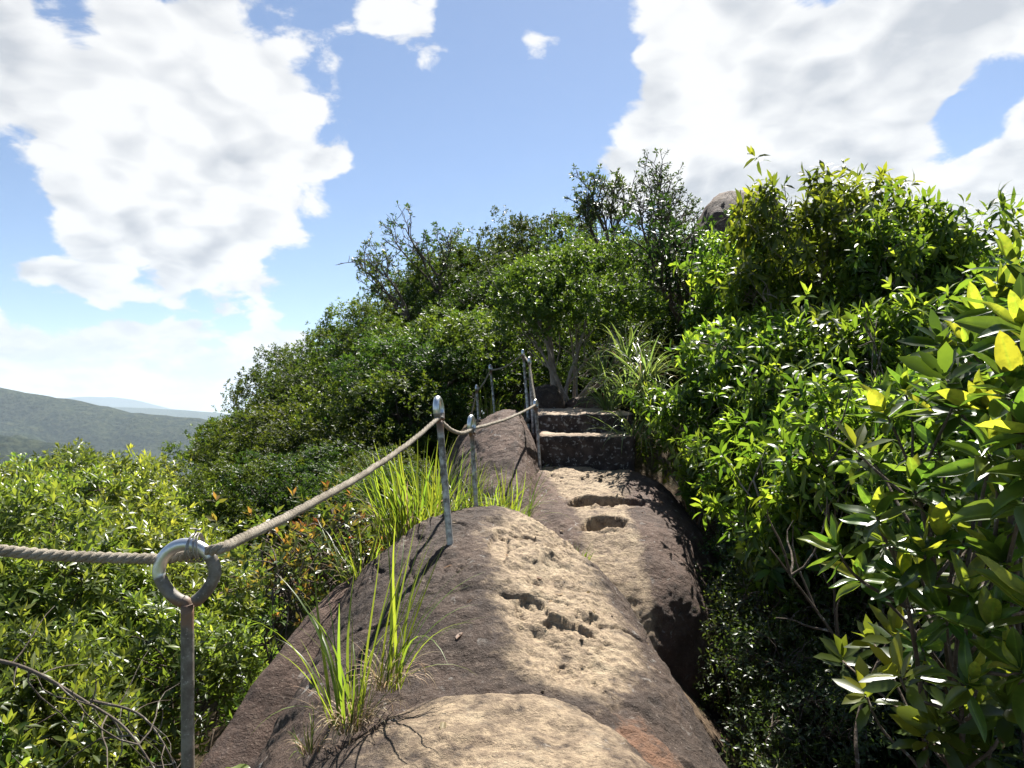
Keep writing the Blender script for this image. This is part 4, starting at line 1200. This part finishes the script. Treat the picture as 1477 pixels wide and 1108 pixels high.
c = at(836, 806, 4.3); tuft('grass_tuft', 'tiny grass tuft in the joint below the foot pockets', c, 34, (.06, .17), .07, BL, 107, 8, (.05, .1), .7)
c = at(705, 600, 8.0); tuft('grass_clump', 'tall grass clump around the far rope posts', c, 30, (.25, .5), .14, BL, 108, 10, (.2, .4), .5)
c = at(520, 830, 3.5); tuft('grass_clump', 'thin grass clump on the rock ledge', c, 50, (.15, .38), .12, BL, 109, 30, (.1, .3), .9)
for i, (px, py, Y) in enumerate([(880, 590, 7.2), (905, 570, 6.9), (870, 545, 7.6), (930, 545, 6.8), (915, 640, 6.5), (945, 590, 6.4), (905, 520, 7.4)]):
    c = at(px, py, Y); tuft('strap_leaved_plant', 'strap-leaved plant with long arching blades beside the cut steps', c, 75, (.30, .62), .08, STRAP, 120 + i, 8, (.3, .5), .9, 'plant', .8, group='strap-leaved plants by the steps')
for i, (px, py, Y) in enumerate([(1150, 1010, 2.4), (1240, 1030, 2.3), (1060, 1000, 2.6), (1330, 1060, 2.2), (1100, 900, 3.0), (1190, 1090, 2.1)]):
    c = at(px, py, Y); c[2] = ground_h(c[0], c[1]); tuft('grass_tuft', 'sparse grass tuft with dry blades in the shaded hollow', c, 22, (.15, .4), .12, BL, 140 + i, 26, (.15, .4), .9, group='shaded grass tufts')
c = at(325, 1100, 1.72); tuft('seedling', 'pale seedling with broad pointed leaves beside the round-eyed post', c, 8, (.05, .09), .01, BIGYOUNG, 150, 0, lean=.8, category='plant')

# bare stems standing in the hollow
def bare_stems():
    rng = np.random.default_rng(44)
    spec = [(1250, 1000, 1110, 790, 3.1), (1220, 1000, 1190, 600, 3.6), (1110, 900, 1150, 640, 4.0), (1330, 720, 1255, 480, 4.0), (1260, 700, 1265, 460, 4.5), (1240, 1108, 1310, 880, 2.6)]
    for k, (x0, y0, x1, y1, Y) in enumerate(spec):
        b_ = at(x0, y0, Y); e = at(x1, y1, Y + rng.uniform(-.2, .3)); a = Acc(); q = limb(np.zeros(3), e - b_, rng, 14, .06)
        q[0, 2] -= .3
        a.tube(q, np.linspace(.008, .003, 14), 7, True)
        for j in range(6):
            i = rng.integers(4, 13); a.tube(limb(q[i], q[i] + unit(q[-1] - q[0] + rng.normal(size=3) * .8) * rng.uniform(.12, .4), rng, 6, .1), np.linspace(.006, .002, 6), 5)
        o = link('dead_shrub', a.mesh('dead_shrub', M['twig']), label='thin leafless shrub stem in the thicket right of the boulders', category='shrub', group='leafless shrubs in the thicket'); o.location = b_
bare_stems()

# ------------------------------------------------------------------ litter lying on the rock
def litter():
    from mathutils.bvhtree import BVHTree
    rng = np.random.default_rng(61); trees = []
    for o in list(COL.objects):
        if o.type == 'MESH' and (o.name.startswith('boulder') or o.name == 'body') and o.data.name.split('.')[0] in ('boulder', 'front_slab', 'stair_body'):
            me = o.data; n = len(me.vertices); co = np.zeros(n * 3, np.float32); me.vertices.foreach_get('co', co)
            f = np.zeros(len(me.polygons) * 4, np.int32); me.loops.foreach_get('vertex_index', f)
            trees.append(BVHTree.FromPolygons(co.reshape(-1, 3).tolist(), f.reshape(-1, 4).tolist()))
    def drop(x, y):
        best = None
        for t in trees:
            h = t.ray_cast(Vector((x, y, 4)), Vector((0, 0, -1)))
            if h[0] is not None and (best is None or h[0].z > best[0].z): best = h
        return best
    dead = leaf_template('dead_leaf', M['blade_dry'], .25, .5, seed=70, W=.42)
    spots = [(rng.uniform(-.5, .75), rng.uniform(1.6, 3.7)) for _ in range(20)] + [(rng.uniform(.3, 1.2), rng.uniform(4.3, 6.1)) for _ in range(16)]
    for x, y in spots:
        h = drop(x, y)
        if h is None: continue
        if h[1].z < 0: h = (h[0], -h[1])
        if h[1].z < .6: continue
        low = y < 2.15
        o = link('fallen_leaf', dead, label='dry curled leaf fallen on the pale slab' if low else 'dry curled leaf fallen on the big dark boulder' if y < 4 else 'dry curled leaf fallen on the stair boulder', category='leaf',
                 group='leaves fallen on the slab' if low else 'leaves fallen on the big boulder' if y < 4 else 'leaves fallen on the stair boulder')
        s = rng.uniform(.025, .05)
        o.matrix_basis = Matrix.Translation(h[0] + h[1] * .003) @ h[1].to_track_quat('Z', 'Y').to_matrix().to_4x4() @ Matrix.Rotation(rng.uniform(0, 6.28), 4, 'Z') @ Matrix.Diagonal((s, s, s, 1))
    for k in range(22):
        x, y = (rng.uniform(.3, 1.0), rng.uniform(5.75, 6.25)) if k < 14 else (rng.uniform(-.2, .45), rng.uniform(2.3, 3.6))
        h = drop(x, y)
        if h is None: continue
        D = unit(rng.normal(size=(14, 3))); import bmesh
        bm = bmesh.new()
        for q in D * np.array([1, .8, .6]): bm.verts.new(q)
        bmesh.ops.convex_hull(bm, input=bm.verts); me = bpy.data.meshes.new('pebble'); bm.to_mesh(me); bm.free()
        at_ = me.attributes.new('wear', 'FLOAT', 'POINT'); at_.data.foreach_set('value', np.full(len(me.vertices), .7 if k % 3 else .1, np.float32)); me.materials.append(M['rock'])
        o = link('pebble', me, label='small loose stone on the landing below the cut steps' if k < 14 else 'small loose stone on the worn crest of the big boulder', category='stone', group='loose stones on the landing' if k < 14 else 'loose stones on the big boulder')
        s = rng.uniform(.010, .032) if k < 14 else rng.uniform(.005, .012)
        o.location = h[0] + Vector((0, 0, s * .3)); o.scale = (s, s, s); o.rotation_euler = (0, 0, rng.uniform(0, 6))
litter()

# ------------------------------------------------------------------ haze
def haze():
    m, g, out = new_mat('haze')
    v = g.n('ShaderNodeVolumePrincipled'); v.inputs['Color'].default_value = (.70, .85, 1.0, 1); v.inputs['Density'].default_value = 0.00008
    v.inputs['Anisotropy'].default_value = .2
    g.nt.links.new(v.outputs[0], out.inputs['Volume'])
    s = np.array([17500, 17500, 1]); V = np.array([[x, y, z] for x in (-17500, 17500) for y in (-17500, 17500) for z in (-480, 420)], float)
    F = np.array([[0, 1, 3, 2], [4, 6, 7, 5], [0, 4, 5, 1], [2, 3, 7, 6], [0, 2, 6, 4], [1, 5, 7, 3]])
    o = link('haze', mesh_np('haze', V, [F], m, False), kind='stuff')
haze()
